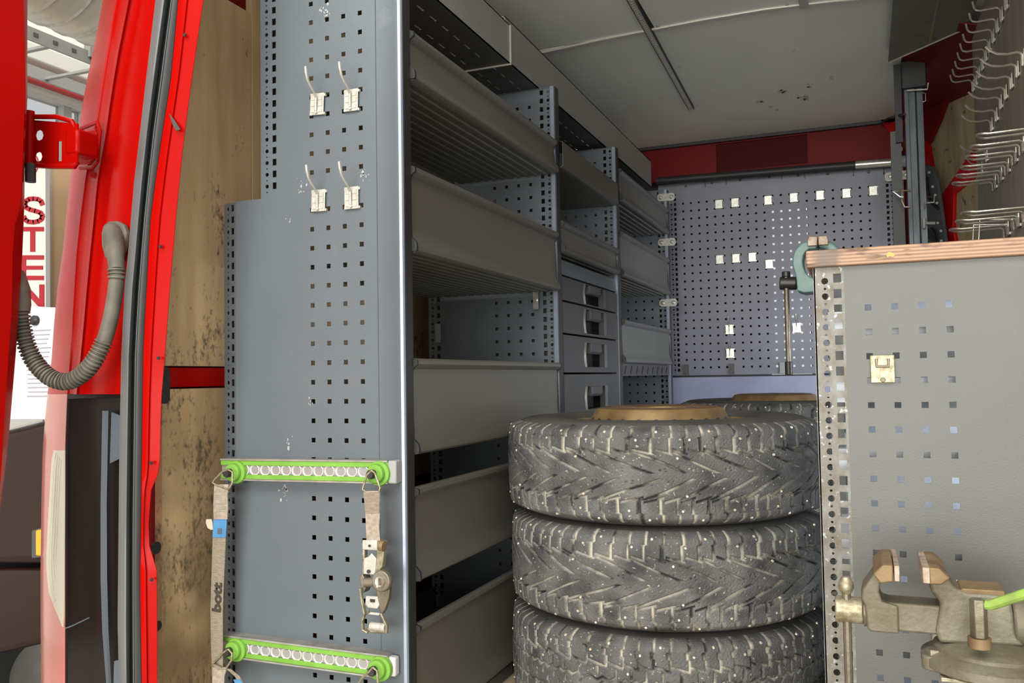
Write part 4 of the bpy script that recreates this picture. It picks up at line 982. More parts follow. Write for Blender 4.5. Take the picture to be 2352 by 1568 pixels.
h2 = wall_hook('wall_hook', 'x', .066, G, tip=.02, drop=.030, curve=True)
for k, (y, dz) in enumerate(((2.12, 0), (2.20, 0), (2.285, 0), (2.37, 0), (2.45, 0), (2.53, -.01), (2.62, -.012))):
    o = h2 if k == 0 else dup(h2, (0, 0, 0)); o.location = (XW, y, .652 + dz)
    o['label'] = ('nearest' if k == 0 else 'farthest' if k == 6 else ROWN[6 - k] + ' from the far end') + ' long curved wall hook in the second row'
G = 'looped wire holders in the third row'
h3 = wall_hook('wire_holder', 'x', .105, G, drop=.02, double=.020)
L3 = [(2.07, .475), (2.17, .475), (2.27, .475), (2.38, .475), (2.49, .478), (2.60, .48)]
for k, (y, z) in enumerate(L3):
    o = h3 if k == 0 else dup(h3, (0, 0, 0)); o.location = (XW, y, z)
    o['label'] = ('nearest' if k == 0 else 'farthest' if k == 5 else ROWN[5 - k] + ' from the far end') + ' looped wire holder in the third row of the tool board'
G = 'low looped wire holders just above the bench'
for k, (y, z) in enumerate(((2.14, .322), (2.27, .325), (2.42, .328))):
    o = dup(h3, (XW, y, z), label=('nearest', 'middle', 'farthest')[k] + ' low looped wire holder above the bench top', group=G, scale=(1.25, 1.3, 1))
dup(h2, (XW, 2.74, .585), label='single curved hook at the far lower edge of the tool board', group='single hooks on the tool board', scale=(.9, 1, 1))
dup(h2, (XW, 2.86, .575), label='small hook beside the red brace at the far edge of the tool board', group='single hooks on the tool board', scale=(.55, 1, 1))
dup(h2, (XW, 2.02, .72), rot=(0, 0, 0), label='big pale curved hook at the right edge of the picture', group='single hooks on the tool board', scale=(.7, 1, 2.4))
# rectangular wire bracket
wbk = thing('wire_bracket', 'thin rectangular wire bracket low on the tool board', 'bracket', (XW, 2.5, .25))
MB().tube([(XW, 2.36, .36), (XW - .07, 2.36, .365), (XW - .075, 2.36, .305), (XW - .02, 2.36, .295)], .0018, 6).build('wire', M_ZINC, wbk)
MB().tube([(XW, 2.44, .36), (XW - .075, 2.44, .365), (XW - .08, 2.44, .300), (XW - .05, 2.44, .295)], .0018, 6).build('wire', M_ZINC, wbk)

# ================================================================ strut post near the far right
sp = thing('strut_post', 'vertical metal strut channel with a black cap box standing at the far right', 'post', (0.22, 3.43, FZ))
xa = P(2082, 400, y=3.43).x; xb = P(2126, 400, y=3.43).x; zt_ = P(2100, 205, y=3.43).z
wd = xb - xa
mb = MB().box(xa, xa + wd * .60, 3.415, 3.45, FZ, zt_)
mb.build('front_channel', M_STRUT, sp, bevel=.002)
MB().box(xa + wd * .66, xb, 3.425, 3.45, FZ, zt_).build('side_channel', M_STRUT, sp, bevel=.001)
MB().box(xa + wd * .60, xa + wd * .66, 3.435, 3.45, FZ, zt_).build('groove', M_BLACK, sp)
MB().box(xa + wd * .22, xa + wd * .26, 3.413, 3.416, FZ, zt_).build('groove', M_BLACK, sp)
MB().box(xa - .048, xa - .012, 3.47, 3.5, FZ, P(2070, 300, y=3.47).z).build('rear_channel', M_DARK, sp)
pt = P(2100, 205, y=3.41); pt2 = P(2100, 148, y=3.41)
cap = MB(); cap.prism([(xa - .006, zt_), (xb + .012, zt_ + .0), (xb + .012, 1.128), (xa - .006, 1.122)], 'y', 3.405, 3.465); cap.build('black_cap_box', M_BLACK, sp, bevel=.003)
MB().tube([P(2083, 208, y=3.402), P(2130, 205, y=3.402), P(2132, 190, y=3.402)], .003, 6).build('cap_trim', M_ZINCW, sp)
MB().box(xa - .03, xa - .006, 3.45, 3.465, 0.84, 1.128).build('side_arm', M_BLACK, sp)
for (pts, nm) in ((((2070, 438), (2052, 440), (2068, 452), (2075, 452)), 0), (((2092, 437), (2072, 438), (2072, 462), (2078, 475), (2092, 475)), 1), (((2118, 212), (2126, 215), (2126, 232), (2119, 234)), 2)):
    t = thing('wire_hook', ('small wire peg sticking out beside the back panel edge', 'bent wire hook clamped to the strut post', 'tiny bright wire loop near the top of the strut post')[nm], 'hook', P(*pts[0], y=3.41))
    MB().tube([P(u, v, y=3.405) for u, v in pts], .0035 if nm < 2 else .002, 7).build('wire', M_ZINCY if nm == 1 else M_ZINC, t)
t = thing('wire_hook', 'square wire hook on the right side of the strut post', 'hook', P(2125, 470, y=3.38))
MB().tube([P(u, v, y=3.4) for u, v in ((2124, 478), (2124, 466), (2145, 464), (2146, 450))], .003, 7).build('wire', M_ZINC, t)
t = thing('latch_bolt', 'bright upright latch bolt beside the strut post above the bench top', 'bolt', P(2123, 500, y=3.38))
MB().cyl(P(2123, 500, y=3.4), P(2123, 524, y=3.4), .005, 8).build('rod', M_ZINCW, t)
MB().cyl(P(2126, 512, y=3.405), P(2148, 512, y=3.405), .005, 8).build('spring', M_GRAYP, t)
cb = tag(MB().tube([P(2078, 262, y=3.38), P(2060, 266, y=3.48), P(2040, 272, y=4.1), P(2020, 285, y=4.15)], .005, 7).build('cable', M_BLACK), 'thin black cable running from the strut post to the roof corner', 'cable')

# ================================================================ lashing rails
def lashing_rail(vL, vR, label, cap):
    YF = YL - .022
    a = P(510, vL, y=YF); b = P(912, vR, y=YF)      # centre line
    zc = (a.z + b.z) / 2 if abs(a.z - b.z) < .02 else a.z
    t = thing('lashing_rail', label, 'lashing rail', (a.x, YL, zc - .02), 'green lashing rails across the end panel')
    xa, xb = a.x, b.x; h = .0215; slope = (b.z - a.z) / (b.x - a.x)
    def zz(x, dz): return a.z + (x - a.x) * slope + dz
    def bar(x0, x1, y0, y1, d0, d1, nm, m, bev=0):
        mb = MB(); i = [(x0, y0, zz(x0, d0)), (x1, y0, zz(x1, d0)), (x1, y0, zz(x1, d1)), (x0, y0, zz(x0, d1))]
        mb.thick(i, (0, y1 - y0, 0)); return mb.build(nm, m, t, bevel=bev)
    bar(xa, xb - .018, YF, YL, -h, h, 'aluminium_body', M_ALU)
    bar(xa, xb - .018 + .001, YF - .004, YF, .0085, h - .003, 'green_strip', M_GREEN, .001)
    bar(xa, xb - .018 + .001, YF - .004, YF, -h + .003, -.0095, 'green_strip', M_GREEN, .001)
    bar(xa, xb - .018, YF - .006, YF + .001, h - .003, h, 'edge_lip', M_ALU)
    bar(xa, xb - .018, YF - .006, YF + .001, -h, -h + .003, 'edge_lip', M_ALU)
    if cap: bar(xb - .018, xb, YF - .004, YL, -h, h, 'end_cap', M_GRAYP, .003)
    else:
        bar(xb - .022, xb - .004, YF, YL - .004, -h + .003, h - .004, 'broken_end', M_CLEAR, .004)
    n = 12
    for k in range(n):
        x = xa + .058 + k * (xb - .018 - xa - .11) / (n - 1) * .995
        mb = MB().lathe([(.0070, .0005), (.0108, -.0035), (.0118, -.0028), (.0122, .0)], (x, YF, zz(x, 0)), 'y', 14)
        mb.build('socket', M_CLEAR, t)
    bar(xa + .02, xb - .03, YF - .0015, YF, -.0075, .0065, 'inner_track', M_TRACK)
    return t, a, b, slope
r1, a1, b1, s1 = lashing_rail(1077, 1084, 'upper green and silver lashing rail with grey end cap', True)
r2, a2, b2, s2 = lashing_rail(1480, 1533, 'lower green and silver lashing rail with broken right end', False)
def fitting(u, v, label, ring=True, ring_pts=None):
    p = P(u, v, y=YL - .045)
    t = thing('rail_fitting', label, 'rail fitting', p, 'green stud fittings clipped into the lashing rails')
    MB().lathe([(.0001, .012), (.0225, .014), (.0235, .018), (.0235, .022)], (p.x + .006, p.y, p.z), 'y', 28).build('green_disc', M_GREEN, t)
    MB().lathe([(.0001, .004), (.0165, .005), (.018, .008), (.018, .013)], (p.x + .003, p.y, p.z), 'y', 24).build('green_hub', M_GREEN, t, bevel=.001)
    MB().lathe([(.0001, -.008), (.0070, -.008), (.0085, -.005), (.0085, .005)], (p.x, p.y, p.z), 'y', 20).build('black_stud', M_BLK, t)
    q = p
    pts = [P(uu, vv, y=YL - .052) for uu, vv in ring_pts]
    MB().tube(pts + [pts[0]], .0021, 8, caps=False).build('wire_ring', M_ZINCY, t)
    return t
fitting(524, 1086, 'left green fitting on the upper rail with wire ring', ring_pts=[(524, 1078), (534, 1084), (534, 1108), (526, 1122), (520, 1122), (496, 1113), (489, 1108), (493, 1101), (512, 1082)])
fitting(853, 1089, 'right green fitting on the upper rail holding the ratchet', ring_pts=[(853, 1080), (861, 1086), (873, 1120), (870, 1131), (862, 1133), (842, 1130), (833, 1124), (834, 1118), (843, 1090)])
fitting(524, 1497, 'left green fitting on the lower rail with open wire ring', ring_pts=[(524, 1490), (533, 1500), (532, 1515), (520, 1534), (512, 1536), (492, 1531), (487, 1528), (491, 1522), (512, 1499)])
fitting(856, 1541, 'right green fitting on the lower rail at the picture bottom', ring_pts=[(856, 1532), (866, 1540), (868, 1568), (860, 1585), (830, 1582), (822, 1572), (830, 1558), (848, 1542)])
# ---- left strap
ls = thing('webbing_strap', 'worn beige webbing strap with blue tag and black lettering hanging at the panel edge', 'strap', P(500, 1568, y=1.39))
YS = 1.392
def ribbon(lst, y, th=.0012):
    mb = MB(); rows = []
    for (ul, ur, v) in lst:
        l = P(ul, v, y=y); r = P(ur, v, y=y); rows.append([l, r])
    fr = [[tuple(a), tuple(b)] for a, b in rows]; 
    return MB().loft(fr)
ribbon([(493, 526, 1112), (492, 523, 1135), (491, 524, 1165), (492, 523, 1192)], YS - .003).build('folded_end', M_WEBL, ls, solid=.003)
ribbon([(492, 521, 1188), (489, 519, 1236), (487, 516, 1300), (484, 512, 1400), (485, 512, 1470), (488, 513, 1568), (488, 513, 1640)], YS).build('webbing', M_WEB, ls, solid=.0018)
ribbon([(490.5, 521, 1192), (488.5, 519, 1234)], YS - .0022).build('blue_tag', M_BLUE, ls, solid=.001)
ribbon([(500, 510, 1213), (499, 509, 1226)], YS - .0032).build('tag_print', M_SLATE, ls, solid=.0004)
ribbon([(474, 486, 1192), (473, 488, 1200), (477, 489, 1212), (484, 489, 1216)], YS - .001).build('torn_label', mat('torn_label', hexc(214, 182, 160), .8), ls, solid=.0008)
# stitching rows
mb = MB()
for v in range(1138, 1178, 4):
    a = P(496, v, y=YS - .0052); b = P(519, v + random.uniform(-1.5, 1.5), y=YS - .0052); mb.tube([a, b], .0004, 4)
o = mb.build('stitching', M_ZINCW, ls); o['kind'] = 'stuff'
def text_mesh(s, size, extr, name, material, parent, M, bold=0.0, squash=1.0):
    cu = bpy.data.curves.new(name, 'FONT'); cu.body = s; cu.size = size; cu.extrude = extr; cu.offset = bold; cu.align_x = 'CENTER'; cu.align_y = 'CENTER'; cu.resolution_u = 3
    o = bpy.data.objects.new(name, cu); COL.objects.link(o)
    dg = bpy.context.evaluated_depsgraph_get(); me = bpy.data.meshes.new_from_object(o.evaluated_get(dg)); bpy.data.objects.remove(o); bpy.data.curves.remove(cu)
    mb = MB(); mb.v = [tuple(M @ Vector((v.co.x * squash, v.co.y, v.co.z))) for v in me.vertices]; mb.f = [list(p.vertices) for p in me.polygons]
    bpy.data.meshes.remove(me)
    return mb.build(name, material, parent)
a = P(499, 1372, y=YS - .0022)
upv = (P(500, 1340, y=YS) - P(497, 1405, y=YS)).normalized()
Mx = Matrix.Translation(a) @ Matrix(((upv.x, -upv.z, 0, 0), (0, 0, -1, 0), (upv.z, upv.x, 0, 0), (0, 0, 0, 1)))
# text x axis -> up, text y axis -> left
Mx = Matrix.Translation(a) @ Matrix(((upv.x, -upv.z, 0, 0), (0, 0, -1, 0), (upv.z, upv.x, 0, 0), (0, 0, 0, 1)))
text_mesh('bott', .030, .0002, 'printed_lettering', M_INK, ls, Mx, bold=.0012, squash=1.12)
# lower strap end
l2 = thing('webbing_strap', 'short strap end with blue stripe folded off the lower left wire ring', 'strap', P(540, 1560, y=1.39))
ribbon([(487, 494, 1525), (500, 515, 1536), (520, 530, 1536), (540, 550, 1552), (552, 564, 1575)], YS - .008).build('webbing', M_WEB, l2, solid=.0016)
ribbon([(490, 522, 1532), (489, 516, 1552), (488, 514, 1600)], YS - .006).build('folded_end', M_WEBL, l2, solid=.0024)
ribbon([(536, 552, 1560), (545, 565, 1580)], YS - .0095).build('blue_tag', M_BLUE, l2, solid=.0008)
# ---- ratchet
rt_ = thing('ratchet_strap', 'rusty steel ratchet buckle on short webbing hanging from the upper rail', 'ratchet', P(860, 1455, y=1.39))
YQ = 1.386
def q3(u, v, d=0.0): return P(u, v, y=YQ + d)
ribbon([(835, 873, 1127), (840, 873, 1180), (841, 871, 1212), (843, 874, 1243)], YQ + .002).build('webbing', M_WEBL, rt_, solid=.002)
ribbon([(836, 872, 1130), (840, 872, 1178)], YQ + .0005).build('webbing_fold', M_WEB, rt_, solid=.002)
mb = MB()
def slab(pts, d, name, m, bev=.0012):
    return MB().thick([q3(u, v) for u, v in pts], (0, d, 0)).build(name, m, rt_, bevel=bev)
def sideplate(pts, w_, name, m):   # plate seen nearly edge-on: pts along its front outline; depth d
    return MB().tube([q3(u, v, -.004) for u, v in pts], w_, 8, flat=.55).build(name, m, rt_)
slab([(832, 1240), (866, 1240), (867, 1264), (832, 1262)], .003, 'top_bracket', M_ZINCW)
slab([(866, 1240), (884, 1243), (881, 1278), (878, 1300), (866, 1320), (860, 1316), (864, 1290)], .012, 'right_arm', M_ZINCY)
slab([(832, 1262), (837, 1262), (837, 1318), (832, 1320)], .012, 'left_arm', M_ZINCY)
slab([(834, 1282), (846, 1278), (853, 1270), (860, 1278), (864, 1282), (862, 1320), (834, 1318)], .003, 'pawl_plate', M_ZINCW)
MB().lathe([(.0001, -.002), (.0035, -.002), (.0035, 0)], q3(847, 1312, -.002), 'y', 10).build('hole', M_BLACK, rt_)
MB().lathe([(.0001, -.002), (.0022, -.002), (.0022, 0)], q3(849, 1253, -.002), 'y', 10).build('hole', M_BLACK, rt_)
MB().cyl(q3(872, 1252, -.006), q3(883, 1254, -.006), .010, 12).build('bolt_head', M_RUSTY, rt_, bevel=.001)
MB().cyl(q3(838, 1337, .002), q3(864, 1336, .002), .0085, 14).build('spool', M_STEEL, rt_)
slab([(825, 1322), (832, 1318), (838, 1330), (840, 1350), (834, 1362), (829, 1345)], .022, 'left_cheek', M_STEEL)
MB().lathe([(.0001, -.006), (.018, -.006), (.0195, -.003), (.0195, .004), (.0001, .004)], q3(878, 1333, -.006), 'y', 20).build('right_cheek', M_STEEL, rt_, bevel=.001)
MB().lathe([(.0065, -.009), (.0095, -.010), (.0095, -.006), (.0065, -.006)], q3(878, 1333, -.006), 'y', 16).build('axle_ring', M_ZINC, rt_)
MB().box(q3(878, 1333).x - .002, q3(878, 1333).x + .002, YQ - .018, YQ - .012, q3(878, 1333).z - .008, q3(878, 1333).z + .008).build('axle_pin', M_ZINCW, rt_)
slab([(862, 1345), (890, 1338), (895, 1352), (893, 1372), (884, 1400), (876, 1412), (868, 1380)], .010, 'handle_side', M_STEEL)
sideplate([(828, 1350), (832, 1380), (838, 1408), (833, 1425), (834, 1445), (845, 1452)], .0045, 'handle_wire', M_ZINCY)
sideplate([(876, 1408), (884, 1425), (889, 1437), (888, 1453)], .0045, 'handle_wire', M_ZINCY)
slab([(840, 1368), (870, 1370), (872, 1388), (866, 1398), (846, 1396), (838, 1388)], .004, 'latch_plate', M_ZINCW)
slab([(850, 1375), (862, 1376), (861, 1383), (851, 1382)], -.001, 'latch_slot', M_BLACK, 0)
slab([(837, 1404), (872, 1408), (870, 1414), (838, 1410)], .003, 'latch_bar', M_ZINCW)
MB().tube([q3(848, 1398, -.002), q3(846, 1405, -.002), q3(840, 1409, -.002)], .002, 6).build('spring', M_STEEL, rt_)
slab([(838, 1444), (850, 1432), (884, 1434), (890, 1440), (889, 1456), (850, 1454)], .008, 'handle_grip', M_ZINCY, .003)
MB().cyl(q3(852, 1437, -.006), q3(886, 1441, -.006), .0075, 12).build('grip_roll', M_ZINCW, rt_)

# ================================================================ rear pillar, seal, door, lamp, conduit
def interp(tab, v):
    vs = [a[0] for a in tab]; us = [a[1] for a in tab]
    return float(np.interp(v, vs, us)) if vs[0] <= v <= vs[-1] else (us[0] + (us[1] - us[0]) / (vs[1] - vs[0]) * (v - vs[0]) if v < vs[0] else us[-1])
A = [(0, 237), (89, 222), (143, 209), (209, 196), (255, 188), (311, 179), (391, 164), (516, 151), (566, 147), (620, 138), (702, 128), (848, 118), (930, 107), (1034, 99), (1155, 96), (1326, 94), (1568, 95)]
B = [(0, 267), (89, 251), (217, 230), (278, 222), (391, 199), (557, 178), (682, 170), (848, 160), (905, 155), (1034, 150), (1568, 150)]
Cc = [(25, 291), (140, 268), (242, 252), (296, 245), (324, 242), (391, 226), (495, 216), (620, 203), (785, 189), (848, 182), (905, 176), (1568, 176)]
D = [(0, 357), (168, 337), (306, 321), (434, 306), (561, 296), (663, 286), (800, 279), (1023, 274), (1227, 272), (1431, 270), (1568, 273)]
Dm = [(0, 389), (168, 365), (306, 347), (459, 332), (638, 316), (800, 306), (1176, 301), (1568, 301)]
Ee = [(0, 408), (168, 393), (306, 372), (408, 357), (510, 344), (638, 337), (800, 328), (1074, 324), (1329, 320), (1568, 324)]
Ff = [(0, 467), (102, 452), (214, 436), (357, 418), (510, 403), (663, 390), (800, 380), (921, 370), (1059, 367), (1090, 362), (1125, 347), (1202, 341), (1253, 343), (1309, 360), (1431, 361), (1568, 361)]
VS = [-420, -280, -160, -60, 0, 60, 120, 180, 240, 300, 360, 420, 500, 580, 660, 740, 820, 880, 905]
VS2 = [905, 960, 1020, 1059, 1090, 1125, 1160, 1202, 1253, 1280, 1309, 1370, 1431, 1500, 1568, 1640]
pil = thing('van_pillar', 'glossy red rear corner pillar of the van beside the open door', 'pillar', (-1.3, 1.25, FZ))
def rowp(v):
    a, b, c, d = interp(A, v), interp(B, v), interp(Cc, v), interp(D, v)
    pts = [P(a + 2, v, y=1.52), P(a, v, y=1.46), P(a + (b - a) * .25, v, y=1.405), P(a + (b - a) * .6, v, y=1.365), P(b, v, y=1.34), P(b + (c - b) * .15, v, y=1.342), P(c - (c - b) * .25, v, y=1.335), P(c - 3, v, y=1.322), P(c, v, y=1.318), P(c + 4, v, y=1.325), P(c + (d - c) * .35, v, y=1.332), P(c + (d - c) * .45, v, y=1.327), P(d + 4, v, y=1.32), P(d + 34, v, y=1.325)]
    return pts
MB().loft([rowp(v) for v in VS]).build('outer_skin', M_RED, pil, sharp=50, solid=0.002)
def rowf(v):
    e, f_ = interp(Ee, v), interp(Ff, v)
    return [P(e - 3, v, y=1.262), P(e + 4, v, y=1.256), P(e + (f_ - e) * .35, v, y=1.258), P(e + (f_ - e) * .42, v, y=1.262), P(f_, v, y=1.268)]
MB().loft([rowf(v) for v in VS[:-1] + VS2]).build('inner_flange', M_RED, pil, sharp=40, solid=.0015)
# return of the flange towards the lining
MB().loft([[P(interp(Ff, v), v, y=1.268), P(interp(Ff, v), v, y=1.268) + Vector((-0.045, .02, 0))] for v in VS[:-1] + VS2]).build('flange_return', M_RED, pil, solid=.001)
for (u, v) in ((424, 80), (368, 566), (364, 822), (347, 1063), (348, 1331)):
    MB().lathe([(.0001, -.0012), (.0034, -.0012), (.0034, .001)], P(u, v, y=1.2565), 'y', 12).build('flange_hole', M_BLACK, pil)
MB().thick([P(388, 260, y=1.2555), P(400, 275, y=1.2555), P(414, 297, y=1.2555), (P(404, 300, y=1.2555)), P(396, 285, y=1.2555)], (0, .001, 0)).build('paint_chip', M_SMUDGE, pil)
# hinge pocket
MB().thick([P(178, 305, y=1.315), P(218, 296, y=1.312), P(221, 308, y=1.31), P(216, 366, y=1.31), P(206, 376, y=1.312), P(178, 378, y=1.315)], (0, .006, 0)).build('hinge_pad', M_RED, pil, bevel=.003)
MB().tube([P(186, 296, y=1.33), P(224, 280, y=1.318), P(230, 300, y=1.312), P(224, 372, y=1.312), P(214, 384, y=1.318), P(184, 386, y=1.33)], .004, 8).build('pocket_bead', M_RED, pil)
for (u, v) in ((197, 312), (197, 355)):
    MB().cyl(P(u, v, y=1.312), P(u, v, y=1.304), .008, 6).build('hinge_bolt', M_RED, pil, bevel=.001)
for (u, v) in ((214, 402),):
    MB().cyl(P(u, v, y=1.336), P(u, v, y=1.326), .006, 10).build('plug', M_RED, pil)
MB().loft([[P(interp(Cc, v) - 6, v, y=1.36), P(interp(D, v), v, y=1.36)] for v in VS[-4:] + VS2]).build('inner_skin', M_REDD, pil, solid=.002)
# door seal
seal = thing('door_seal', 'thick grey and black rubber door seal following the red pillar edge', 'seal', (-1.22, 1.24, FZ))
def rows_(v):
    d, m, e = interp(D, v), interp(Dm, v), interp(Ee, v)
    y = 1.27; out = []
    for k in range(9):
        t = k / 8; out.append(P(d + (m - d) * t, v, y=1.275 - .030 * math.sin(PI * (t * .9 + .05))))
    return out
MB().loft([rows_(v) for v in VS[:-1] + VS2]).build('bulb', M_SEAL, seal, sharp=60)
MB().loft([[P(interp(Dm, v) - 1, v, y=1.268), P((interp(Dm, v) * .7 + interp(Ee, v) * .3), v, y=1.262), P((interp(Dm, v) * .6 + interp(Ee, v) * .4), v, y=1.256), P((interp(Dm, v) * .4 + interp(Ee, v) * .6), v, y=1.258), P(interp(Ee, v) + 1, v, y=1.256)] for v in VS[:-1] + VS2]).build('gripping_lip', M_SEALD, seal, sharp=60, solid=.002)
MB().tube([P(interp(Dm, v) * .75 + interp(Ee, v) * .25, v, y=1.254) for v in VS[:-1] + VS2], .0010, 5).build('lip_bead', M_SEAL, seal)
# tail lamp
tl = thing('tail_lamp', 'tall tail lamp with red and clear lens in a black housing on the red pillar', 'lamp', (-1.38, 1.35, FZ))
v2s = VS2
MB().loft([[P(interp(B, v), v, y=1.338), P(interp(B, v) + 6, v, y=1.342), P(200, v, y=1.352), P(228, v, y=1.356), P(interp(D, v) + 4, v, y=1.35)] for v in v2s]).build('housing', M_LAMPB, tl, solid=.002)
MB().thick([P(155, 905, y=1.336), P(276, 897, y=1.336), P(276, 912, y=1.336), P(155, 916, y=1.336)], (0, .02, 0)).build('housing_lip', M_LAMPB, tl)
def rowl(v):
    a, b = interp(A, v), interp(B, v)
    return [P(a + 2, v, y=1.50), P(a, v, y=1.45), P(a + (b - a) * .2, v, y=1.400), P(a + (b - a) * .55, v, y=1.362), P(b, v, y=1.338)]
MB().loft([rowl(v) for v in v2s]).build('red_lens', M_LENSR, tl, sharp=60, solid=.002)
lens = [(124, 149, 1034), (119, 149, 1060), (116, 149, 1113), (111, 148.5, 1200), (107, 148, 1283), (109, 148, 1325), (113, 148, 1360), (128, 147.5, 1400), (144, 147, 1439)]
def lensrow(l, r, v):
    a, b = interp(A, v), interp(B, v); out = []
    for k in range(5):
        u = l + (r - l) * k / 4; t = (u - a) / (b - a); y = float(np.interp(t, [0, .2, .55, 1], [1.45, 1.400, 1.362, 1.338])) - .004
        out.append(P(u, v, y=y))
    return out
MB().loft([lensrow(*l) for l in lens]).build('clear_lens', M_LENSW, tl, sharp=60, solid=.002)
for k in range(4):
    mb = MB(); pts = []
    for v in np.linspace(1040 + k * 5, 1380 - k * 25, 12):
        l = float(np.interp(v, [x[2] for x in lens], [x[0] for x in lens])) + 6 + k * 5; a, b = interp(A, v), interp(B, v); t = (l - a) / (b - a)
        pts.append(P(l, v, y=float(np.interp(t, [0, .2, .55, 1], [1.45, 1.400, 1.362, 1.338])) - .006))
    mb.tube(pts, .0012, 5).build('lens_rib', M_LENSR if k == 9 else M_LENSW, tl)
MB().loft([[P(a, v, y=1.340), P((a + b) / 2, v, y=1.334), P(b, v, y=1.338)] for a, b, v in ((236, 249, 943), (232, 245, 1155), (232, 246, 1330), (236, 249, 1450), (245, 255, 1568), (247, 257, 1640))]).build('slate_strip', M_SLATE, tl, solid=.002)
MB().thick([P(256, 946, y=1.33), P(276, 955, y=1.33), P(276, 1052, y=1.33), P(252, 1064, y=1.33)], (0, .004, 0)).build('slate_flap', M_SLATE, tl)
MB().thick([P(262, 1518, y=1.325), P(276, 1515, y=1.325), P(276, 1600, y=1.325), P(260, 1600, y=1.325)], (0, .006, 0)).build('slate_flap', M_SLATE, tl)
MB().tube([P(u, v, y=1.334) for u, v in ((150, 1443), (170, 1435), (205, 1418))], .0015, 5).build('scratch_bead', M_SLATE, tl)
# open rear door (edge strip) and its hinge
G_ = [(0, 53), (225, 57), (375, 52), (474, 46), (516, 34), (582, 29), (723, 26), (806, 20), (972, 10), (1100, 2), (1176, -8), (1568, -30)]
H_ = [(0, 63), (225, 63), (375, 57), (474, 56), (620, 50), (700, 45), (793, 38), (972, 23), (1100, 10), (1176, 0), (1568, -20)]
DV = [-420, -280, -160, -60, 0, 100, 225, 300, 375, 430, 474, 516, 582, 650, 723, 793, 880, 972, 1100, 1176, 1300, 1568]
dr = struct(bpy.data.objects.new('door_1', None)); COL.objects.link(dr); dr.location = (-1.5, 1.15, FZ); ORG[dr.name] = Vector((-1.5, 1.15, FZ))
def rowd(v):
    g_, h_ = interp(G_, v), interp(H_, v); p = P(g_, v, y=1.16)
    return [P(h_, v, y=1.215), P(h_ - 1, v, y=1.19), P(g_ + 2, v, y=1.165), p, p + Vector((-.012, -.06, 0)), p + Vector((-.03, -.14, 0)), p + Vector((-.04, -.75, 0)), p + Vector((-.085, -.75, 0)), P(h_, v, y=1.22) + Vector((-.05, 0, 0))]
MB().loft([rowd(v) for v in DV]).build('door_shell', M_RED, dr, sharp=30)
# hinge: plate with two round holes and a slot
yh = 1.24
hxs = [P(u, 330, y=yh).x for u in (62, 118, 128, 148, 178)]
hz0, hz1 = P(100, 378, y=yh).z, P(100, 268, y=yh).z
c1 = P(90, 305, y=yh); c2 = P(88, 357, y=yh); c3 = P(137, 338, y=yh)
mbh = perf([(hxs[0], hxs[1], [(c1.x, c1.z, .024, .024, 'o'), (c2.x, c2.z, .022, .022, 'o')]), (hxs[1], hxs[3], [(c3.x, c3.z, .011, .046, 's')]), (hxs[3], hxs[4], [])], hz0, hz1, lambda a, z, d: (a, yh + d, hz0 + (z - hz0) * (1 - .20 * max(0, (a - hxs[0]) / (hxs[4] - hxs[0]))) - .006 * (a - hxs[0]) / (hxs[4] - hxs[0])), .003)
hg = mbh.build('hinge_plate', M_RED, dr)
MB().cyl(P(69, 255, y=1.232), P(66, 385, y=1.232), .0085, 14).build('hinge_pin', M_RED, dr)
MB().tube([P(62, 378, y=1.236), P(120, 382, y=1.238), P(172, 382, y=1.242), P(178, 372, y=1.246)], .0055, 8).build('hinge_rib', M_RED, dr)
MB().tube([P(78, 268, y=1.236), P(130, 268, y=1.238), P(165, 278, y=1.242), P(178, 300, y=1.246)], .0050, 8).build('hinge_rib', M_RED, dr)
MB().box(P(150, 330, y=1.24).x, P(180, 330, y=1.24).x, 1.238, 1.29, hz0 + .012, hz1 - .034).build('hinge_arm', M_RED, dr, bevel=.006)
MB().tube([P(70, 376, y=1.20), P(70, 418, y=1.20)], .010, 10).build('door_buffer', M_BLACK, dr)
# conduit
cd = thing('cable_conduit', 'grey corrugated rubber cable conduit looping from the pillar to the open door', 'conduit', P(150, 890, y=1.26))
path = [(268, 618, 1.27), (268, 645, 1.27), (262, 690, 1.272), (252, 740, 1.272), (240, 780, 1.27), (218, 825, 1.262), (190, 858, 1.256), (155, 876, 1.25), (118, 868, 1.24), (85, 838, 1.23), (64, 800, 1.222), (52, 755, 1.215), (47, 712, 1.21)]
pp = [np.array(P(u, v, y=y)) for u, v, y in path]
# resample with Catmull-Rom
def cr(pts, n):
    out = []; m = len(pts)
    for i in range(m - 1):
        p0, p1, p2, p3 = pts[max(i - 1, 0)], pts[i], pts[i + 1], pts[min(i + 2, m - 1)]
        for k in range(n):
            t = k / n; out.append(.5 * ((2 * p1) + (-p0 + p2) * t + (2 * p0 - 5 * p1 + 4 * p2 - p3) * t * t + (-p0 + 3 * p1 - 3 * p2 + p3) * t ** 3))
    out.append(pts[-1]); return out
fine = cr(pp, 60)
seg = np.cumsum([0] + [np.linalg.norm(fine[i + 1] - fine[i]) for i in range(len(fine) - 1)])
Ltot = seg[-1]; step = .0016
ss = np.arange(0, Ltot, step)
rs = []; cps = []
for s_ in ss:
    cps.append(Vector([float(np.interp(s_, seg, [f[i] for f in fine])) for i in range(3)]))
    smooth = .022 < s_ < .145 * 1.0
    ph = (s_ / .0072) % 1
    if smooth: rs.append(.0145)
    else: rs.append(.0150 + .0022 * (1 if ph < .55 else -1) * (1.0))
MB().tube(cps, rs, 18).build('corrugated_hose', M_HOSE, cd, sharp=60)
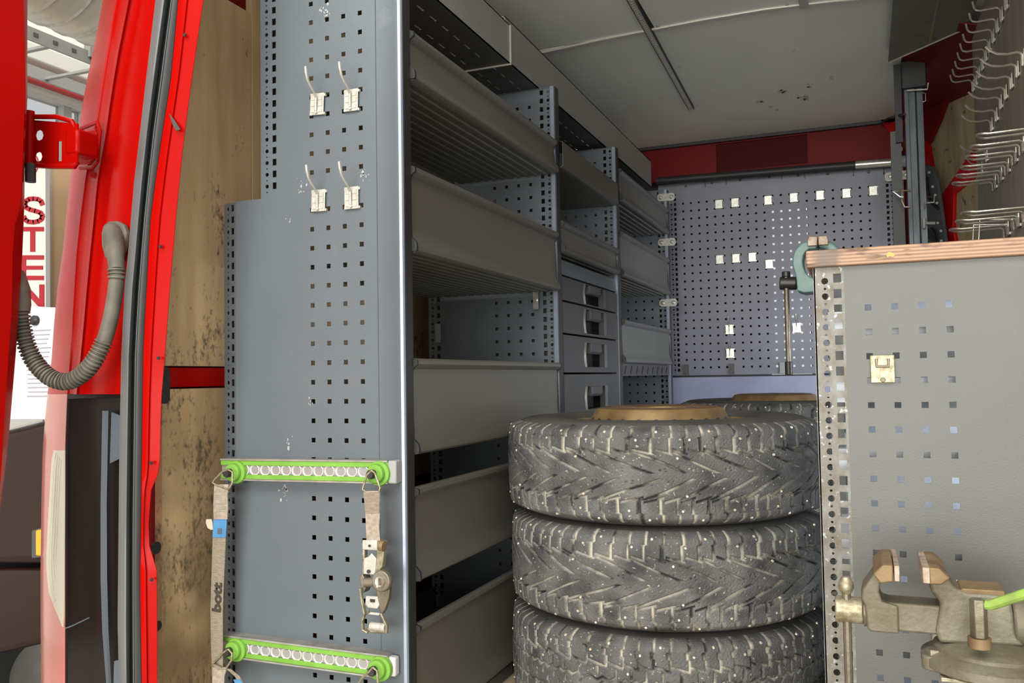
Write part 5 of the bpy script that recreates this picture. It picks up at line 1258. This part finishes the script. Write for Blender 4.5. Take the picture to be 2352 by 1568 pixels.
# pillar boot
bt = MB()
pb = [P(u, v, y=y) for u, v, y in ((258, 524, 1.315), (259, 535, 1.30), (262, 560, 1.285), (266, 590, 1.275), (268, 620, 1.27))]
bt.tube(pb, [.014, .019, .019, .016, .0145], 18).build('pillar_boot', M_HOSE, cd)
MB().thick([P(u, v, y=1.305) for u, v in ((232, 535), (236, 518), (248, 508), (268, 507), (284, 516), (290, 535), (284, 570), (275, 598), (252, 604), (240, 590), (233, 565))], (0, .012, 0)).build('boot_flange', M_HOSE, cd, bevel=.003)
pb = [P(u, v, y=y) for u, v, y in ((28, 610, 1.20), (34, 630, 1.20), (44, 665, 1.205), (47, 700, 1.21), (47, 715, 1.21))]
MB().tube(pb, [.006, .018, .020, .019, .0175], 18).build('door_boot', M_HOSE, cd)

# ================================================================ workshop beyond the gap at the left
XWW = -4.6
ww_ = struct(bpy.data.objects.new('wall_workshop', None)); COL.objects.link(ww_); ww_.location = (XWW, 4, -1.36); ORG[ww_.name] = Vector((XWW, 4, -1.36))
wt = P(120, 236, x=XWW).z; wbm = wt - 1.3; wy0 = 1.5; wy1 = P(186, 262, x=XWW).y
MB().box(XWW - .1, XWW, -3, 9, wt + .06, 3.6).box(XWW - .1, XWW, -3, 9, -1.36, wbm).box(XWW - .1, XWW, wy1 + .06, 9, wbm, wt + .06).box(XWW - .1, XWW, -3, wy0, wbm, wt + .06).build('wall_sheet', M_WWALL, ww_)
wi = struct(bpy.data.objects.new('window_1', None)); COL.objects.link(wi); wi.location = (XWW, 3, wbm); ORG[wi.name] = Vector((XWW, 3, wbm))
MB().box(XWW - .06, XWW + .03, wy0, wy1 + .06, wt, wt + .08).box(XWW - .06, XWW + .03, wy1, wy1 + .08, wbm, wt).box(XWW - .06, XWW + .03, wy0, wy1 + .06, wbm - .06, wbm).build('window_frame', M_WHITE, wi)
ym = P(150, 290, x=XWW).y; MB().box(XWW - .05, XWW + .02, ym - .03, ym + .03, wbm, wt).build('mullion', M_GRAYP, wi)
gl = bpy.data.materials.new('window_glass'); gl.use_nodes = True; gb = gl.node_tree.nodes['Principled BSDF']; gb.inputs['Transmission Weight'].default_value = 1; gb.inputs['Roughness'].default_value = 0; gb.inputs['IOR'].default_value = 1.05
MB().box(XWW - .03, XWW - .026, wy0, wy1, wbm, wt).build('pane', gl, wi)
# steel beam, red pipe
z_ = P(120, 165, x=XWW + .1).z
bm1 = tag(MB().box(XWW, XWW + .18, -2, 9, z_, z_ + .10).build('roof_beam', M_WHITE, bevel=.01), 'pale steel beam along the workshop wall above the red pipe', 'beam')
rp = tag(MB().cyl((XWW + .12, -1, P(128, 200, x=XWW + .12).z), (XWW + .12, 9, P(128, 200, x=XWW + .12).z), .03, 12).build('wall_pipe', M_PIPE), 'red pipe along the workshop wall above the window', 'pipe')
# roof sheet, ribbed
zr = 3.35
rf = struct(MB().box(-4.7, -2.2, 0, 9, zr, zr + .05).build('ceiling_workshop', M_WWALL))
for k in range(22):
    y = .3 + k * .38; MB().prism([(y - .05, zr), (y - .03, zr - .04), (y + .03, zr - .04), (y + .05, zr)], 'x', -4.6, -2.3).build('roof_rib', M_WWALL, rf)
# cable ladder
cl_ = thing('cable_ladder', 'grey perforated cable ladder under the workshop roof', 'cable ladder', (-3.9, 3, 2.4))
xa_, xb_ = -3.35, -3.75
za_ = P(130, 102, x=xa_).z
for xx in (xa_, xb_):
    MB().box(xx - .006, xx + .006, 0.5, 6, za_ - .03, za_ + .03).build('side_rail', M_GRAYP, cl_)
    for k in range(60):
        y = 1.5 + k * .05
        if k % 2 == 0 and 1.9 < y < 3.4 and xx == xa_: MB().box(xx + .006, xx + .008, y, y + .025, za_ - .008, za_ + .010).build('slot', M_DARK, cl_)
for k in range(12):
    y = 1.0 + k * .3; MB().box(xb_, xa_, y - .012, y + .012, za_ - .02, za_ - .008).build('rung', M_GRAYP, cl_)
yb_ = P(200, 120, x=xa_).y
MB().box(xa_ - .02, xa_ + .02, yb_, yb_ + .03, za_, zr).build('hanger', M_GRAYP, cl_)
# duct
dz_ = P(140, 0, x=-2.9)
du = thing('air_duct', 'large shiny foil air duct under the workshop roof', 'duct', (-2.9, 2, dz_.z))
ducty = []
rr_ = .26; zc_ = P(140, 72, x=-2.75).z + rr_ + .02
MB().cyl((-2.75, 0.3, zc_), (-2.75, 5, zc_), rr_, 32).build('duct_tube', M_DUCT, du)
for k in range(24):
    y = 1.0 + k * .11
    MB().lathe([(rr_, -.008), (rr_ + .006, 0), (rr_, .008)], (-2.75, y, zc_), 'y', 32).build('duct_ring', M_ALU, du)
# sign board
YB_ = 2.5
sg = thing('sign_board', 'white board with big red letters standing beyond the open door', 'sign', P(80, 900, y=YB_))
MB().thick([P(-60, 330, y=YB_), P(104, 345, y=YB_), P(106, 960, y=YB_), P(-60, 960, y=YB_)], (0, .02, 0)).build('board', M_WHITE, sg)
def lp(u, v): return P(u, v, y=YB_ - .003)
def letter(polys):
    mb = MB()
    for pl_ in polys: mb.thick([lp(u, v) for u, v in pl_], (0, .002, 0))
    return mb
def rect(a, b, c, d): return [(a, c), (b, c), (b, d), (a, d)]
arc = []
for k in range(15):
    t = math.radians(-25 - 200 * k / 14) ; arc.append((76 + 18 * math.cos(t), 469 + 11.5 * math.sin(t)))
for k in range(1, 15):
    t = math.radians(-60 + 200 * k / 14); arc.append((76 + 18 * math.cos(t) * 1.05, 497 + 12 * math.sin(t)))
sp_ = []
cpath = [(97, 470), (94, 462), (86, 457), (76, 456), (66, 457), (58, 462), (56, 469), (59, 476), (68, 481), (80, 484), (92, 488), (97, 495), (95, 503), (87, 508), (76, 510), (64, 509), (57, 504), (54, 497)]
mb = MB()
for k in range(len(cpath) - 1):
    a, b = Vector((*cpath[k], 0)), Vector((*cpath[k + 1], 0)); d = (b - a).normalized(); n = Vector((-d.y, d.x, 0)) * 5.2
    a2, b2 = a - d * 1.2, b + d * 1.2
    mb.thick([lp(q.x, q.y) for q in (a2 + n, b2 + n, b2 - n, a2 - n)], (0, .002, 0))
lS = mb.build('letter_s', M_SIGNR, sg)
letter([rect(49, 100, 521, 531), rect(69, 80, 531, 578)]).build('letter_t', M_SIGNR, sg)
letter([rect(48, 59, 586, 643), rect(59, 100, 586, 596), rect(59, 98, 610, 619), rect(59, 100, 633, 643)]).build('letter_e', M_SIGNR, sg)
letter([rect(48, 59, 653, 706), rect(90, 101, 653, 706), [(59, 653), (59, 672), (90, 706), (90, 687)]]).build('letter_n', M_SIGNR, sg)
c = P(70, 378, y=YB_ - .002)
MB().lathe([(.040, 0), (.046, -.001), (.046, 0)], c, 'y', 32).build('ring_symbol', M_SIGNR, sg)
MB().thick([c + Vector((-.030, 0, -.02)), c + Vector((-.02, 0, -.03)), c + Vector((.032, 0, .018)), c + Vector((.025, 0, .026))], (0, .001, 0)).build('ring_stroke', M_SIGNR, sg)
cf = tag(MB().box(P(108, 500, y=2.75).x, P(170, 500, y=2.75).x, 2.75, 2.85, -1.36, 0.95).build('door_frame', M_CREAM), 'cream wooden door frame behind the white sign board', 'door frame')
MB().box(P(109, 500, y=2.74).x, P(116, 500, y=2.74).x, 2.735, 2.75, -1.36, 0.95).build('stop_moulding', M_WHITE, cf)
pa = thing('notice_paper', 'white printed notice hung on the board below the letters', 'notice', P(80, 960, y=YB_))
MB().thick([P(20, 700, y=2.47), P(127, 706, y=2.47), P(126, 962, y=2.47), P(10, 962, y=2.47)], (0, .002, 0)).build('sheet', M_PAPER, pa)
for k in range(16):
    v = 760 + k * 10; a = P(62 + (k % 3), v, y=2.468); b = P(116 - (k % 4) * 3, v, y=2.468)
    MB().box(a.x, b.x, 2.4675, 2.469, a.z - .0018, a.z + .0018).build('print_line', M_TXT, pa)
MB().lathe([(.0001, -.02), (.012, -.02), (.020, -.012), (.020, 0)], P(83, 736, y=2.47), 'y', 20).build('round_magnet', M_BLK, pa)
# dark vehicle corner
YC = 2.05
car = thing('parked_vehicle', 'dark brown parked vehicle corner with an amber side light', 'car', P(40, 1500, y=YC))
ol = [(-150, 1010), (0, 988), (60, 975), (103, 962), (150, 955), (190, 975), (215, 1020), (230, 1120), (232, 1298), (-150, 1298)]
MB().thick([P(u, v, y=YC) for u, v in ol], (0, .9, 0)).build('body', M_CARB, car, bevel=.03, seg=4)
ol = [(-150, 1306), (225, 1306), (225, 1400), (180, 1452), (100, 1478), (0, 1502), (-150, 1515)]
MB().thick([P(u, v, y=YC + .005) for u, v in ol], (0, .9, 0)).build('bumper', M_CARB, car, bevel=.02, seg=3)
MB().thick([P(u, v, y=YC - .012) for u, v in ((72, 1218), (100, 1210), (100, 1280), (72, 1282))], (0, .02, 0)).build('lamp_bezel', M_DARK, car, bevel=.003)
MB().thick([P(u, v, y=YC - .022) for u, v in ((80, 1217), (104, 1214), (104, 1278), (80, 1277))], (0, .02, 0)).build('amber_light', M_AMBER, car, bevel=.006)
MB().tube([P(-100, 1008, y=YC - .004), P(30, 984, y=YC - .004), P(100, 966, y=YC - .004)], .004, 6).build('sill_line', M_GRAYP, car)
wc_ = P(20, 1640, y=YC + .25); MB().lathe([(.12, -.09), (.27, -.09), (.30, -.06), (.30, .06), (.27, .09), (.12, .09)], (wc_.x, YC + .3, -1.06), 'x', 40).build('tyre', M_SEALD, car)
MB().lathe([(.0001, .06), (.12, .08), (.13, .085)], (wc_.x, YC + .3, -1.06), 'x', 30).build('wheel_rim', M_GRAYP, car)
